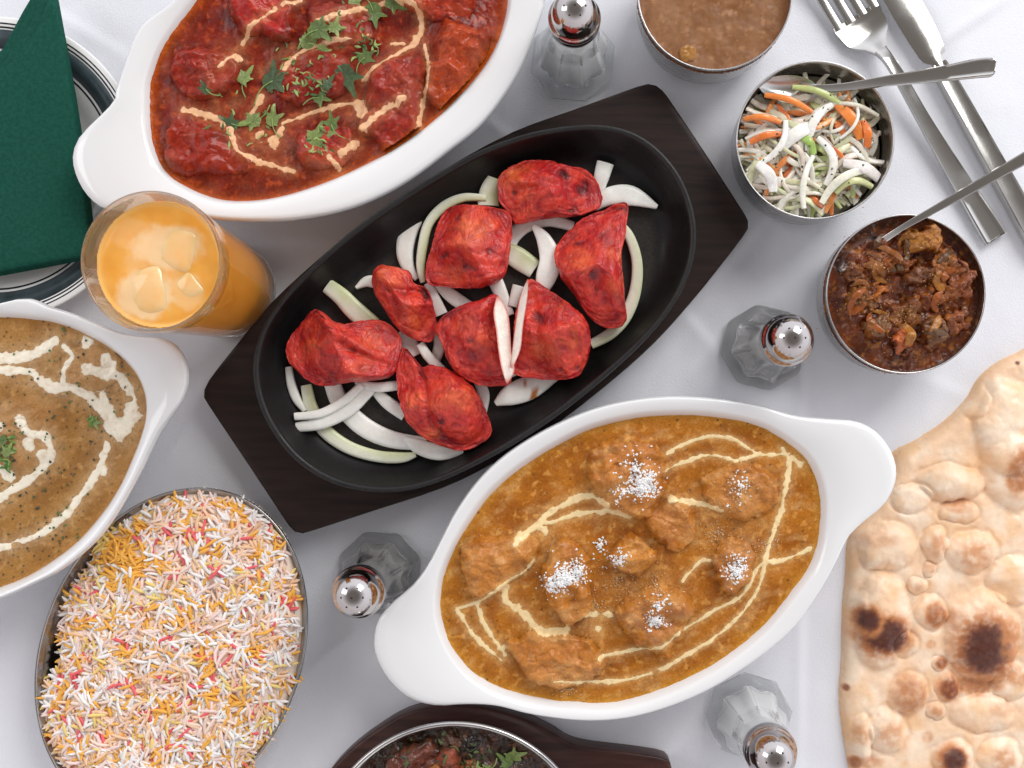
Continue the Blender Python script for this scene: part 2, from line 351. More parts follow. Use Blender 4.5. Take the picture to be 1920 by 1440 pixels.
def curry(root, poly, z0, base, mats, chunks, cream, res=2.0, margin=7, amp=.0008, lump=None, seed=0, creamcol=(.80, .66, .46),
          creamhalo=.5, chunkcol=None, view=(-25, -25, 1945, 1465), cream_w=1.0, chunkname='chicken_piece', oil=None, creamz=.00038, menis=.0009,
          specks=None, cname='cream_swirl', rough_e=9, rough_h=.0011, spsc=17, ragk=1.0, wash=.0, mound=.12):
    poly = smooth_poly(poly, 5)
    x0, y0 = np.maximum(poly.min(0)-margin-2, view[:2]); x1, y1 = np.minimum(poly.max(0)+margin+2, view[2:])
    X, Y = np.meshgrid(np.arange(x0, x1, res), np.arange(y0, y1, res))
    sd = sdist(X, Y, poly)
    S = z0+amp*fbm(X, Y, 45, seed, 4)+.35*amp*fbm(X, Y, 12, seed+3, 3)
    if lump: S = S+lump(X, Y)
    S = S+menis*np.exp(-np.clip(sd+4+3*fbm(X, Y, 22, seed+4, 3), 0, 99)/7.0)
    C = np.ones(X.shape+(3,))*np.array(base[0])
    C = mixc(C, base[1], sstep(-.25, .35, fbm(X, Y, 55, seed+11, 4)))
    C = mixc(C, base[2], sstep(.12, .42, fbm(X, Y, 16, seed+13, 4)))
    if oil is not None:
        C = mixc(C, oil, np.exp(-np.clip(sd+2+5*fbm(X, Y, 30, seed+15, 3), 0, 99)/8.0)*.9)
    for ch in chunks:
        e0 = sdist(X, Y, smooth_poly(ch[0], 4)); S = S+mound*ch[1]*np.exp(-(np.clip(8-e0, 0, 999)/26)**2)
    top = S.copy(); cobj = []
    for ci, ch in enumerate(chunks):
        pl, h = ch[0], ch[1]; cc = ch[2] if len(ch) > 2 else None
        pl = smooth_poly(pl, 4); e = sdist(X, Y, pl)
        ed = e+rough_e*fbm(X, Y, 34, seed+20+ci, 4)
        w = min(np.ptp(pl[:, 0]), np.ptp(pl[:, 1]))*.46
        t = np.clip((ed+4)/w, 0, 1)
        cxy = pl.mean(0); rk = random.Random(seed*7+ci); P0 = np.sqrt(np.clip(1-(1-t)**2.2, 0, 1))
        for _ in range(3):
            pa = rk.uniform(0, 6.28); P0 = np.minimum(P0, rk.uniform(.8, .95)-rk.uniform(.25, .6)*((X-cxy[0])*math.cos(pa)+(Y-cxy[1])*math.sin(pa))/(w*2))
        Hh = z0-.0014+1.4*h*np.clip(P0, 0, 1)*(1+.4*fbm(X, Y, 38, seed+40+ci, 2))+rough_h*fbm(X, Y, 15, seed+50+ci, 4)*t
        ridg = 1-np.abs(fbm(X, Y*1.4, 40, seed+60+ci, 3))*4
        Hh = Hh-.0012*np.clip(ridg, 0, 1)**2*t
        c2 = C.copy()
        if cc: c2 = mixc(c2, cc, sstep(.0, .5, t+.5*fbm(X, Y, 25, seed+70+ci, 4))*.6)
        cobj.append((Hh, ed > -6, c2)); top = np.maximum(top, np.where(ed > -6, Hh, -1))
    # cream
    if cream:
        m = np.full(X.shape, -9.0); halo = np.zeros(X.shape)
        rag = fbm(X, Y, 14, seed+90, 4); rag2 = fbm(X, Y, 40, seed+91, 3)
        for ln in cream:
            w = ln[0]*cream_w; pts = ln[1]
            if len(pts) == 1: d = np.hypot(X-pts[0][0], Y-pts[0][1])
            else:
                pp = smooth_poly(pts, 3, closed=False); d = np.full(X.shape, 1e9)
                for a, b in zip(pp[:-1], pp[1:]): d = np.minimum(d, segdist(X, Y, a, b)[0])
            ww = w*(1+.9*rag2)
            mm = (1-d/ww)+ragk*rag*np.minimum(1, 7/w+.35)
            f = ln[2] if len(ln) > 2 else 1
            if f >= 1: m = np.maximum(m, mm)
            halo = np.maximum(halo, f*np.exp(-(d/(w*2.3))**2)*(.65+.6*rag))
        halo = np.clip(halo, 0, 1)*creamhalo; halo = np.maximum(halo, wash*sstep(.0, .5, fbm(X*.8+Y*.5, Y*1.2, 40, seed+97, 4)))
        brk = sstep(-.35, -.05, fbm(X, Y, 60, seed+93, 2)+.25)
        def tint(c): return mixc(c, np.array(creamcol)*np.array((.95, .80, .62)), halo)
    else:
        def tint(c): return c
    if specks is not None:
        sp = (cells(X, Y, spsc, seed+99) < 2.1/spsc) & (fbm(X, Y, 70, seed+98, 2) > -.1)
        C = mixc(C, specks, sp*0.85)
    s_obj = grid_patch('sauce', X, Y, S, sd > -margin, z0, mats[0], root, tint(C))
    for Hh, kp, c2 in cobj:
        kp = kp & (Hh > S-.0012) & (sd > -1)
        grid_patch(chunkname, X, Y, Hh, kp, z0, mats[0], root, tint(c2))
    if cream:
        Zc = top+creamz*np.clip(m*1.5, -.8, .7)*brk-.00008
        cc = np.ones(X.shape+(3,))*np.array(creamcol)
        cc = mixc(cc, np.array(base[2])*.62+np.array(creamcol)*.38, sstep(.55, -.25, m)*.95)
        cc = mixc(cc, np.array(base[2])*.4+np.array(creamcol)*.6, sstep(.1, .5, fbm(X, Y, 13, seed+95, 3))*.7)
        grid_patch(cname, X, Y, Zc, (m > -.30) & (sd > 0), z0, mats[1], root, cc)
    def height(px, py):
        i = int(round((py-y0)/res)); j = int(round((px-x0)/res))
        i = max(0, min(top.shape[0]-1, i)); j = max(0, min(top.shape[1]-1, j))
        return float(top[i, j])
    return height

# ------------------------------------------------------------------ herbs
def leaf_geo(px, py, z, size, rot, zref, green=0, curl=1.0, kind=0):
    """one coriander leaf, lobed and toothed; size is half length in photo pixels"""
    s = size*1.22*SP*K(zref); c = P(px, py, zref); V = []; C = []; F = []
    g1 = np.array([(.10, .15, .035), (.05, .085, .03), (.19, .25, .07)][green % 3])
    lobes = [(0, 1.0, .46), (1.12, .86, .44), (-1.12, .86, .44), (2.2, .6, .42), (-2.2, .6, .42)]
    n = 60
    rr = random.Random(int(px*7+py))
    lobes = [(a+rr.uniform(-.12, .12), l*rr.uniform(.8, 1.1), w) for a, l, w in lobes]
    for lay in range(4):
        f = [0, .4, .75, 1.0][lay]
        for i in range(n):
            a = -math.pi+2*math.pi*i/n; r = .48
            for la, ll, lw in lobes:
                d = (a-la+math.pi) % (2*math.pi)-math.pi
                r = max(r, ll*math.exp(-(d/lw)**2)*(1+.10*math.cos(d*15)))
            r *= f*(1+.22*mn.noise(Vector((math.cos(a)*2.3+px, math.sin(a)*2.3, py))))
            x = r*math.cos(a); y = r*math.sin(a)*.85
            zz = curl*(.22*math.sin(3.1*x+rr_seed(px))*(.4+abs(x))+.20*y*y-.15*x*x+.05*math.sin(9*a)*r)
            X = x*math.cos(rot)-y*math.sin(rot); Y = x*math.sin(rot)+y*math.cos(rot)
            V.append((c[0]+X*s, c[1]+Y*s, z+.0007+s*max(-.02, zz)))
            v = 1+.35*(r-.4)+(.35 if abs(math.sin(a*2.5)) < .15 else 0); C.append(tuple(g1*max(.5, v)))
    for l in range(3):
        for i in range(n):
            j = (i+1) % n; F.append((l*n+i, l*n+j, (l+1)*n+j, (l+1)*n+i))
    if kind:
        pr = []
        for t in range(4):
            L = -t*.45; X = L*math.cos(rot+.2*t); Y = L*math.sin(rot+.2*t)
            pr.append((c[0]+X*s, c[1]+Y*s, z+.0008))
        st = strip(pr, [.0003]*4, .0003, ROUND, 2, lambda u, t, v: (.22, .33, .09))
        V, F, C = join([(V, F, C), st])
    return V, F, C
def rr_seed(v): return (v*12.9898) % 6.28
def herb(root, hf, zref, spec, name='coriander_leaf'):
    for (px, py, sz, rot, g, k) in spec:
        V, F, C = leaf_geo(px, py, hf(px, py), sz, math.radians(rot), zref, g, 1, k)
        mesh_obj(name, V, F, M_leaf, root, C, sharp=None)
def herb_bits(root, hf, zref, spots, n, name='chopped_herb', spread=1, cols=((.10, .18, .04), (.05, .10, .03), (.2, .3, .08)), size=(3, 8)):
    parts = []
    for _ in range(n):
        sx, sy, sr = random.choice(spots)
        a = random.random()*6.28; r = sr*math.sqrt(random.random())
        px, py = sx+r*math.cos(a), sy+r*math.sin(a); z = hf(px, py)+.0004
        L = random.uniform(*size); b = random.random()*6.28; q = random.uniform(-.8, .8)
        pth = [P(px+L*math.cos(b+q*t)*(t-1), py+L*math.sin(b+q*t)*(t-1), zref) for t in (0, 1, 2)]
        pth = [(p[0], p[1], z+random.uniform(0, .0005)) for p in pth]
        c = random.choice(cols)
        parts.append(strip(pth, [.0002, random.uniform(.0004, .0009), .0002], .0002, ROUND[::2], 2, lambda u, t, v, c=c: c))
    V, F, C = join(parts)
    o = mesh_obj(name, V, F, M_leaf, root, C); o['kind'] = 'stuff'

# ------------------------------------------------------------------ eared oval dishes
def mirror_fill(vis, c):
    """outline known on one side only: complete it by the dish's point symmetry"""
    return vis+[(2*c[0]-x, 2*c[1]-y) for x, y in vis]
ZR = .045
def eared_dish(name, label, outer, inner, c):
    z = ZR; O = PW(smooth_poly(outer, 5), z); I = PW(smooth_poly(inner, 5), .038); cc = np.array(P(c[0], c[1], z)[:2])
    ci = np.array(P(c[0], c[1], .038)[:2]); I = I+0
    N = 220; th, ro = radial(O, cc, N); _, ri = radial(I, cc, N)
    g = ro-ri
    def L(f): return ri+g*f
    px = SP*K(z)
    seq = [(ri*.35, .0105), (ri*.62, .011), (ri*.82, .0145), (ri*.92, .022), (ri-5*px, .030), (ri-1.5*px, .0345), (ri, .038),
           (ri+4*px, .0408), (np.minimum(ri+9*px, L(.35)), .0433), (np.minimum(ri+15*px, L(.55)), .0449), (L(.62), .0457), (L(.80), .0462), (L(.90), .0460),
           (ro-3*px, .0452), (ro-1.0*px, .0438), (ro, .0420), (ro-1.2*px, .0404), (ro-5*px, .0392),
           (np.maximum(L(.55), ri-2*px), .0365), (ri+2*px, .033), (ri*.96, .022), (ri*.88, .010), (ri*.80, .003), (ri*.76, .0), (ri*.4, .0)]
    V, F = loft([ring(cc, th, r, zz) for r, zz in seq])
    o = mesh_obj(name, V, F, M_ceramic, None, sharp=None)
    return tag(o, label, 'dish', 'white eared oval dishes')

red_c = (617, 92)
red_out = [(1023, 0), (1007, 50), (973, 133), (907, 227), (840, 283), (770, 336), (700, 374), (633, 397), (560, 410), (500, 414), (417, 412), (340, 402),
           (270, 396), (225, 396), (187, 388), (158, 362), (140, 328), (134, 296), (143, 264), (168, 234), (196, 208), (215, 183), (225, 152)]
red_out = red_out+[(2*red_c[0]-x, 2*red_c[1]-y) for x, y in red_out]
# the visible upper left flank
red_out = [(325, 0) if (abs(x-(2*red_c[0]-907)) < 1 and abs(y-(2*red_c[1]-227)) < 1) else (x, y) for x, y in red_out]
red_in = [(950, 0), (938, 60), (905, 125), (850, 190), (780, 250), (700, 300), (600, 345), (510, 371), (430, 375), (370, 357), (320, 323), (297, 280),
          (288, 235), (286, 190), (290, 150), (310, 98), (343, 45), (383, -5), (440, -60), (520, -110), (620, -152), (720, -178), (800, -182), (870, -165), (920, -125), (945, -70)]
eared_dish('eared_dish', 'white eared oval dish of red tomato curry at the top left', red_out, red_in, red_c)

kor_c = (1191, 1048)
kor_out = [(700, 1200), (708, 1162), (735, 1130), (772, 1098), (800, 1060), (822, 1018), (855, 955), (902, 892), (962, 840), (1040, 795), (1130, 760), (1230, 743),
           (1330, 745), (1420, 758), (1490, 778), (1556, 785), (1610, 790), (1650, 814), (1677, 855), (1682, 898), (1662, 943), (1625, 975), (1594, 1005),
           (1568, 1058), (1530, 1124), (1480, 1188), (1400, 1252), (1310, 1305), (1200, 1343), (1100, 1353), (1000, 1342), (930, 1325), (870, 1322), (815, 1324),
           (765, 1309), (724, 1270), (703, 1228)]
kor_in = [(828, 1140), (832, 1090), (850, 1040), (880, 985), (920, 930), (970, 885), (1030, 845), (1100, 810), (1180, 788), (1260, 780), (1340, 783), (1420, 800),
          (1480, 835), (1515, 870), (1533, 920), (1535, 980), (1520, 1050), (1480, 1110), (1420, 1180), (1340, 1240), (1250, 1285), (1160, 1312), (1080, 1313),
          (1000, 1303), (920, 1278), (870, 1240), (840, 1190)]
eared_dish('eared_dish', 'white eared oval dish of orange brown korma below the sizzler', kor_out, kor_in, kor_c)

lef_c = (-126, 904)
lef_out = [(0, 567), (100, 577), (167, 600), (217, 621), (262, 630), (300, 633), (329, 648), (347, 677), (352, 710), (342, 747), (321, 777), (300, 807), (283, 840),
           (264, 880), (240, 925), (212, 972), (177, 1017), (117, 1067), (67, 1093), (0, 1123), (-90, 1152), (-200, 1176)]
lef_out = lef_out+[(2*lef_c[0]-x, 2*lef_c[1]-y) for x, y in lef_out[:-3]]
lef_in = [(0, 597), (60, 600), (105, 607), (150, 623), (200, 650), (235, 678), (260, 710), (273, 747), (273, 787), (263, 823), (247, 863), (227, 907), (197, 955),
          (150, 1010), (100, 1050), (50, 1080), (0, 1100), (-90, 1135), (-200, 1155), (-320, 1150), (-420, 1100), (-480, 1040), (-500, 970), (-470, 880), (-400, 790), (-300, 710), (-200, 645), (-90, 608)]
eared_dish('eared_dish', 'white eared oval dish of cream swirled curry cut by the left edge', lef_out, lef_in, lef_c)

# ------------------------------------------------------------------ red tomato curry
red = thing('red_curry', 'glossy red tomato curry with chicken, cream streaks and coriander leaves', 'curry')
RC = (.30, .022, .011); ORANGE_LIT = (.50, .07, .014)  # second colour: orange light on the right-hand piece, put into its colour
red_chunks = [
    ([(325, 105), (345, 90), (400, 95), (440, 110), (450, 140), (425, 175), (380, 190), (340, 175), (322, 140)], .0075, (.33, .022, .012)),
    ([(320, 240), (345, 215), (400, 235), (430, 250), (470, 300), (460, 322), (400, 330), (340, 328), (315, 300)], .0085, (.33, .024, .012)),
    ([(435, 5), (470, -22), (530, -14), (552, 30), (545, 78), (500, 72), (450, 60)], .009, (.50, .022, .02)),
    ([(535, 112), (620, 95), (660, 120), (652, 172), (580, 200), (520, 180)], .006, RC),
    ([(700, 130), (750, 110), (795, 105), (803, 160), (792, 230), (786, 285), (740, 300), (700, 262), (672, 250), (690, 190)], .0095, (.34, .02, .013)),
    ([(835, 40), (862, 48), (900, 58), (920, 75), (906, 120), (882, 162), (862, 202), (820, 207), (800, 170), (812, 100)], .0115, ORANGE_LIT),
    ([(700, -22), (830, -24), (892, 0), (876, 40), (850, 45), (800, 38), (740, 0)], .009, (.48, .045, .014)),
    ([(558, 260), (600, 235), (652, 240), (668, 280), (640, 315), (590, 320), (560, 300)], .0065, (.44, .03, .02)),
    ([(580, 20), (640, 8), (692, 30), (700, 70), (650, 92), (600, 82)], .006, RC)]
red_cream = [(7, [(347, 208), (393, 218), (420, 232)]), (5, [(400, 178), (410, 205)], .8), (5, [(563, 3), (517, 30), (467, 70), (443, 103), (417, 133)]),
             (10, [(445, 108)]), (6, [(640, 80), (573, 97), (537, 130)]), (6, [(547, 93), (513, 120), (490, 135)], .7), (6, [(493, 180), (467, 220)]),
             (6, [(453, 187), (428, 203)], .7), (5, [(530, 232), (583, 213), (640, 197), (673, 196)]), (13, [(672, 200), (680, 213)]),
             (6, [(433, 242), (450, 283), (480, 300), (520, 313), (550, 322)]), (14, [(485, 256)]), (12, [(515, 268)]), (6, [(515, 268), (530, 240)]),
             (6, [(745, 4), (783, 20), (790, 60), (773, 85), (740, 107), (680, 153)]), (9, [(783, 75)]), (4, [(797, 87), (807, 143), (795, 200), (787, 250)]),
             (7, [(763, 193), (723, 215), (683, 247)]), (8, [(640, 293), (668, 273)]), (4, [(640, 80), (692, 72)]), (6, [(600, 48), (640, 33), (697, 15), (745, 0)]),
             (5, [(735, 82), (755, 83)]), (10, [(590, 302), (632, 316)], .6), (6, [(620, 300), (640, 318)]), (9, [(395, 160), (420, 120)], .4), (20, [(480, 280), (530, 290)], .4), (18, [(770, 170)], .3)]
h_red = curry(red, red_in, .0385, [(.215, .017, .006), (.13, .009, .004), (.34, .045, .012)], (M_sauce_r, M_cream), red_chunks, red_cream, seed=1, rough_e=9, rough_h=.0005,
              creamcol=(.84, .50, .27), oil=(.48, .09, .008), cream_w=.95, creamhalo=.34, wash=.05, mound=.24, menis=.0017)
herb(red, h_red, .04, [(512, 152, 36, 20, 1, 1), (458, 147, 22, 60, 2, 1), (600, 62, 32, 10, 0, 1), (578, 80, 26, -30, 2, 0), (650, 145, 34, -70, 1, 0),
     (684, 108, 22, 30, 0, 1), (596, 262, 32, 10, 2, 0), (625, 238, 22, 100, 0, 1), (700, 22, 32, -80, 0, 1), (736, 8, 24, -20, 0, 0), (434, 232, 22, 150, 1, 1),
     (475, 226, 26, 190, 2, 1), (510, 222, 24, 80, 2, 1), (600, 186, 20, -10, 0, 1), (618, 165, 18, 60, 1, 0), (392, 172, 17, 120, 1, 1), (608, 100, 20, -60, 2, 1),
     (664, 5, 18, 30, 2, 0), (632, 60, 20, 0, 2, 0)])
herb_bits(red, h_red, .04, [(590, 160, 40), (540, 140, 60), (450, 225, 60), (640, 60, 60), (690, 90, 22), (600, 270, 30)], 110, cols=((.12, .2, .05), (.3, .4, .12), (.07, .13, .03)), size=(3, 10))

# ------------------------------------------------------------------ korma
kor = thing('korma', 'orange brown korma with chicken pieces, cream trails and coconut', 'curry')
KC = (.50, .18, .035)
kor_chunks = [
    ([(1108, 870), (1140, 825), (1200, 822), (1248, 860), (1242, 920), (1215, 967), (1160, 962), (1120, 920)], .013, (.50, .19, .045)),
    ([(1048, 1012), (1090, 1030), (1110, 1090), (1097, 1152), (1060, 1163), (1035, 1130), (1018, 1070)], .0125, (.52, .20, .04)),
    ([(1180, 998), (1228, 1045), (1190, 1077), (1150, 1062), (1148, 1035)], .010, (.60, .24, .04)),
    ([(1165, 1130), (1220, 1098), (1282, 1110), (1298, 1150), (1262, 1200), (1250, 1232), (1200, 1202), (1162, 1170)], .012, (.48, .19, .06)),
    ([(878, 1015), (960, 1000), (1008, 1020), (990, 1062), (930, 1112), (890, 1122), (868, 1070)], .0085, (.55, .22, .05)),
    ([(955, 1200), (1030, 1185), (1112, 1205), (1128, 1250), (1060, 1287), (990, 1267)], .0085, (.52, .19, .04)),
    ([(1338, 1040), (1370, 1008), (1412, 1030), (1402, 1090), (1370, 1112), (1343, 1090)], .009, (.52, .22, .07)),
    ([(1325, 890), (1400, 868), (1452, 900), (1442, 952), (1380, 972), (1328, 942)], .008, (.52, .22, .06)),
    ([(1215, 950), (1270, 930), (1300, 970), (1290, 1020), (1240, 1020), (1215, 990)], .007, (.55, .22, .06))]
kor_cream = [(6, [(857, 1143), (873, 1167), (893, 1197), (940, 1237)]), (10, [(947, 1227), (940, 1213)]), (5, [(857, 1142), (893, 1130), (927, 1108), (950, 1090), (983, 1070), (1002, 1048)]),
             (6, [(893, 1130), (907, 1167), (930, 1203), (943, 1217)]), (9, [(950, 1100), (950, 1127), (983, 1150), (1000, 1173), (1027, 1183), (1060, 1180)]),
             (8, [(1100, 1153), (1142, 1153)]), (11, [(1120, 1177)]), (5, [(1123, 1230), (1207, 1215), (1240, 1205), (1270, 1180)]),
             (5, [(1040, 1272), (1113, 1277), (1173, 1275), (1233, 1257), (1280, 1232), (1347, 1190), (1393, 1147), (1423, 1100), (1433, 1057)]),
             (5, [(1280, 1180), (1347, 1140), (1390, 1117), (1413, 1077), (1430, 1055), (1467, 1050), (1519, 1030)]),
             (7, [(1433, 1057), (1443, 1020), (1457, 980), (1467, 945), (1477, 897), (1480, 863), (1467, 842)]), (9, [(1485, 858), (1500, 870)]),
             (5, [(1252, 850), (1280, 833), (1330, 818), (1373, 823), (1407, 843), (1430, 853), (1480, 850)]), (5, [(1245, 882), (1280, 867), (1330, 853), (1380, 863), (1425, 850)]),
             (7, [(967, 1017), (1007, 985), (1040, 978), (1073, 967), (1140, 958), (1180, 970)]), (8, [(970, 1010), (1017, 973), (1050, 950), (1100, 928), (1135, 945)]), (14, [(1018, 992)]),
             (5, [(1280, 1087), (1313, 1053), (1330, 1050)]), (7, [(1255, 935), (1313, 942), (1350, 958)]), (18, [(1160, 1100), (1240, 1080)], .35), (20, [(1390, 1000)], .35), (16, [(1330, 1000)], .4),
             (14, [(1010, 1270), (1110, 1260)], .4), (14, [(1120, 930), (1150, 960)], .5)]
h_kor = curry(kor, kor_in, .0385, [(.42, .145, .015), (.31, .092, .009), (.56, .245, .05)], (M_sauce_k, M_cream), kor_chunks, kor_cream, seed=200,
              creamcol=(.90, .70, .38), oil=(.55, .25, .03), specks=(.10, .05, .02), cream_w=.78, creamhalo=.6, rough_e=14, rough_h=.0006, spsc=42, wash=.26, mound=.14)
def crumbs(root, hf, zref, spots, name, m, smin=.9, smax=2.2):
    V = []; F = []; rs = random.Random(5)
    for (cx, cy, r, n) in spots:
        for _ in range(n):
            a = rs.random()*6.283; q = abs(rs.gauss(0, .5)); px = cx+r*q*math.cos(a); py = cy+r*q*math.sin(a)
            z = hf(px, py)+rs.uniform(0, .0012)*max(0, 1-q); s = rs.uniform(smin, smax)*SP; b = len(V); c = P(px, py, zref)
            for d in ((1, 0, 0), (-1, 0, 0), (0, 1, 0), (0, -1, 0), (0, 0, .8), (0, 0, -.8)):
                V.append((c[0]+s*(d[0]+rs.uniform(-.4, .4)), c[1]+s*(d[1]+rs.uniform(-.4, .4)), z+s*(d[2]+rs.uniform(-.3, .3))))
            for f in ((0, 2, 4), (2, 1, 4), (1, 3, 4), (3, 0, 4), (2, 0, 5), (1, 2, 5), (3, 1, 5), (0, 3, 5)): F.append(tuple(b+i for i in f))
    o = mesh_obj(name, V, F, m, root, smooth=False); o['kind'] = 'stuff'
crumbs(kor, h_kor, .045, [(1208, 908, 34, 620), (1190, 880, 40, 120), (1168, 918, 30, 60), (1058, 1080, 36, 420), (1035, 1092, 25, 120), (1082, 1070, 25, 150), (1226, 1158, 22, 260), (1232, 1130, 24, 60),
                          (1378, 1070, 26, 200), (1385, 1050, 22, 50), (1162, 1050, 24, 120), (1390, 910, 40, 60), (1125, 1025, 18, 50)], 'desiccated_coconut', M_coco, 1.3, 2.9)
M_crumb = mat('ground_nut', (.50, .30, .13), (.66, .45, .25), scale=700, rough=.6)
crumbs(kor, h_kor, .045, [(1160, 1090, 90, 160), (1350, 1000, 80, 160), (1390, 920, 60, 120), (1060, 1292, 40, 150), (1230, 1100, 60, 100), (1120, 1140, 40, 60), (1440, 1020, 40, 60)], 'ground_nut', M_crumb, .8, 1.8)

# ------------------------------------------------------------------ cream curry at the left
lef = thing('cream_curry', 'tan brown creamy curry with thick white cream spiral and chopped herbs', 'curry')
lef_cream = [(11, [(-20, 676), (0, 673), (50, 670), (77, 657), (103, 640)]), (10, [(-20, 690), (0, 693), (53, 697), (68, 706)]),
             (11, [(70, 710), (97, 725), (133, 727), (167, 743), (187, 763), (205, 793)]), (18, [(205, 797), (227, 806), (247, 782)]), (12, [(247, 782), (247, 743), (230, 713), (207, 687), (200, 673)]),
             (10, [(193, 740), (207, 780)]), (8, [(203, 807), (200, 840), (187, 873), (167, 910), (140, 943), (127, 963), (83, 997), (20, 1023), (-20, 1030)]), (12, [(190, 880)]),
             (7, [(120, 650), (140, 667), (127, 690), (118, 722)]), (13, [(163, 643)]), (12, [(170, 690), (195, 700), (222, 706)]), (9, [(40, 787), (60, 813), (87, 817), (99, 850), (73, 883), (37, 910), (17, 923), (-20, 950)]),
             (14, [(57, 830)]), (11, [(85, 850)]), (10, [(-20, 890), (0, 877), (20, 895)]), (12, [(0, 800)]), (10, [(12, 775)], .6), (14, [(85, 685), (150, 700)], .5)]
h_lef = curry(lef, lef_in, .0385, [(.37, .18, .045), (.29, .13, .03), (.45, .235, .075)], (M_sauce_c, M_cream),
              [([(-20, 780), (40, 740), (110, 760), (120, 830), (60, 880), (-20, 870)], .0038, (.40, .19, .06)), ([(120, 660), (190, 650), (230, 690), (190, 730), (130, 720)], .0045, (.42, .19, .05))],
              lef_cream, seed=300, creamcol=(.90, .82, .66), specks=(.07, .05, .03), oil=(.42, .19, .04), creamhalo=.4, ragk=.6)
herb_bits(lef, h_lef, .04, [(60, 720, 80), (130, 830, 90), (150, 700, 100), (80, 950, 90), (20, 830, 40), (15, 850, 20), (110, 1010, 50)], 150, cols=((.05, .08, .03), (.03, .04, .02), (.10, .16, .04)), size=(1.5, 3.5))
herb_bits(lef, h_lef, .04, [(14, 835, 22), (10, 870, 14), (172, 790, 8)], 40, cols=((.14, .26, .04), (.08, .18, .03), (.2, .34, .07)), size=(4, 9))
herb(lef, h_lef, .04, [(175, 792, 15, 0, 2, 0), (18, 848, 17, 60, 2, 0), (8, 826, 16, 130, 0, 0)])

# ------------------------------------------------------------------ sizzler board and pan
def slab_outline(name, poly, ztop, zbot, m, rad=3, smoothn=4, c=None, N=240, extra=None):
    pw = PW(smooth_poly(poly, smoothn), ztop); cc = pw.mean(0) if c is None else np.array(P(c[0], c[1], ztop)[:2])
    th, r = radial(pw, cc, N); q = rad*SP
    seq = [(r*.5, zbot), (r-q, zbot), (r-q*.3, zbot+q*.3), (r, zbot+q), (r, ztop-q), (r-q*.3, ztop-q*.3), (r-q, ztop), (r-q*3, ztop+.00002), (r*.8, ztop+.00003), (r*.3, ztop+.00003)]
    V, F = loft([ring(cc, th, a, z) for a, z in seq])
    return V, F
brd = [(1196, 161), (1214, 156), (1230, 159), (1244, 170), (1262, 195), (1330, 297), (1390, 390), (1402, 410), (1404, 424), (1396, 440), (1350, 500), (1300, 562), (1230, 640), (1150, 712), (1040, 798), (930, 866),
       (830, 915), (700, 958), (590, 994), (567, 1001), (553, 998), (540, 985), (500, 925), (440, 835), (388, 757), (381, 742), (384, 725), (400, 700), (450, 637), (510, 565), (600, 482), (700, 402), (830, 318), (960, 247), (1080, 203)]
V, F = slab_outline('x', brd, .018, .0, M_wood, 4, 3, (890, 580))
bo = mesh_obj('sizzler_board', V, F, M_wood, sharp=50)
tag(bo, 'dark brown wooden board with cut corners under the cast iron pan', 'board')

pan_out = [(1130, 234), (1060, 236), (980, 252), (900, 281), (820, 324), (740, 374), (660, 431), (590, 493), (530, 556), (490, 617), (474, 680), (480, 742), (505, 802), (550, 860), (610, 901),
           (680, 921), (750, 922), (820, 905), (900, 869), (980, 824), (1060, 769), (1140, 704), (1210, 638), (1263, 573), (1294, 510), (1306, 450), (1300, 390), (1276, 330), (1236, 280), (1188, 248)]
pz = .046
pw = PW(smooth_poly(pan_out, 4), pz); pc = np.array(P(890, 578, pz)[:2]); th, r = radial(pw, pc, 200); u = SP*K(pz)
def pan_in(off): return r-off*u
PF = .0235
seq = [(r*.5, .0185), (r-70*u, .0185), (r-52*u, .0205), (r-24*u, .034), (r-5*u, .0425), (r-.5*u, .0438), (r, .0450), (r-1*u, .0460), (r-3.5*u, .0464), (r-9*u, .0462), (r-12*u, .0455), (r-14*u, .0435),
       (r-22*u, .037), (r-36*u, .030), (r-50*u, .0262), (r-62*u, .0245), (r-72*u, PF+.0004), (r-82*u, PF), (r*.4, PF), (r*.15, PF)]
V, F = loft([ring(pc, th, a, z) for a, z in seq])
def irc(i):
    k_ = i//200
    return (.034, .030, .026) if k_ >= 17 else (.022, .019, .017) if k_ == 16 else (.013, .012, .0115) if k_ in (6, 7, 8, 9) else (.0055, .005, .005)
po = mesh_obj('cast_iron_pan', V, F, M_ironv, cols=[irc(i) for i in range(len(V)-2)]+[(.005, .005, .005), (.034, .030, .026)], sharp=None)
tag(po, 'black oval cast iron sizzler pan holding red chicken and onion', 'pan')

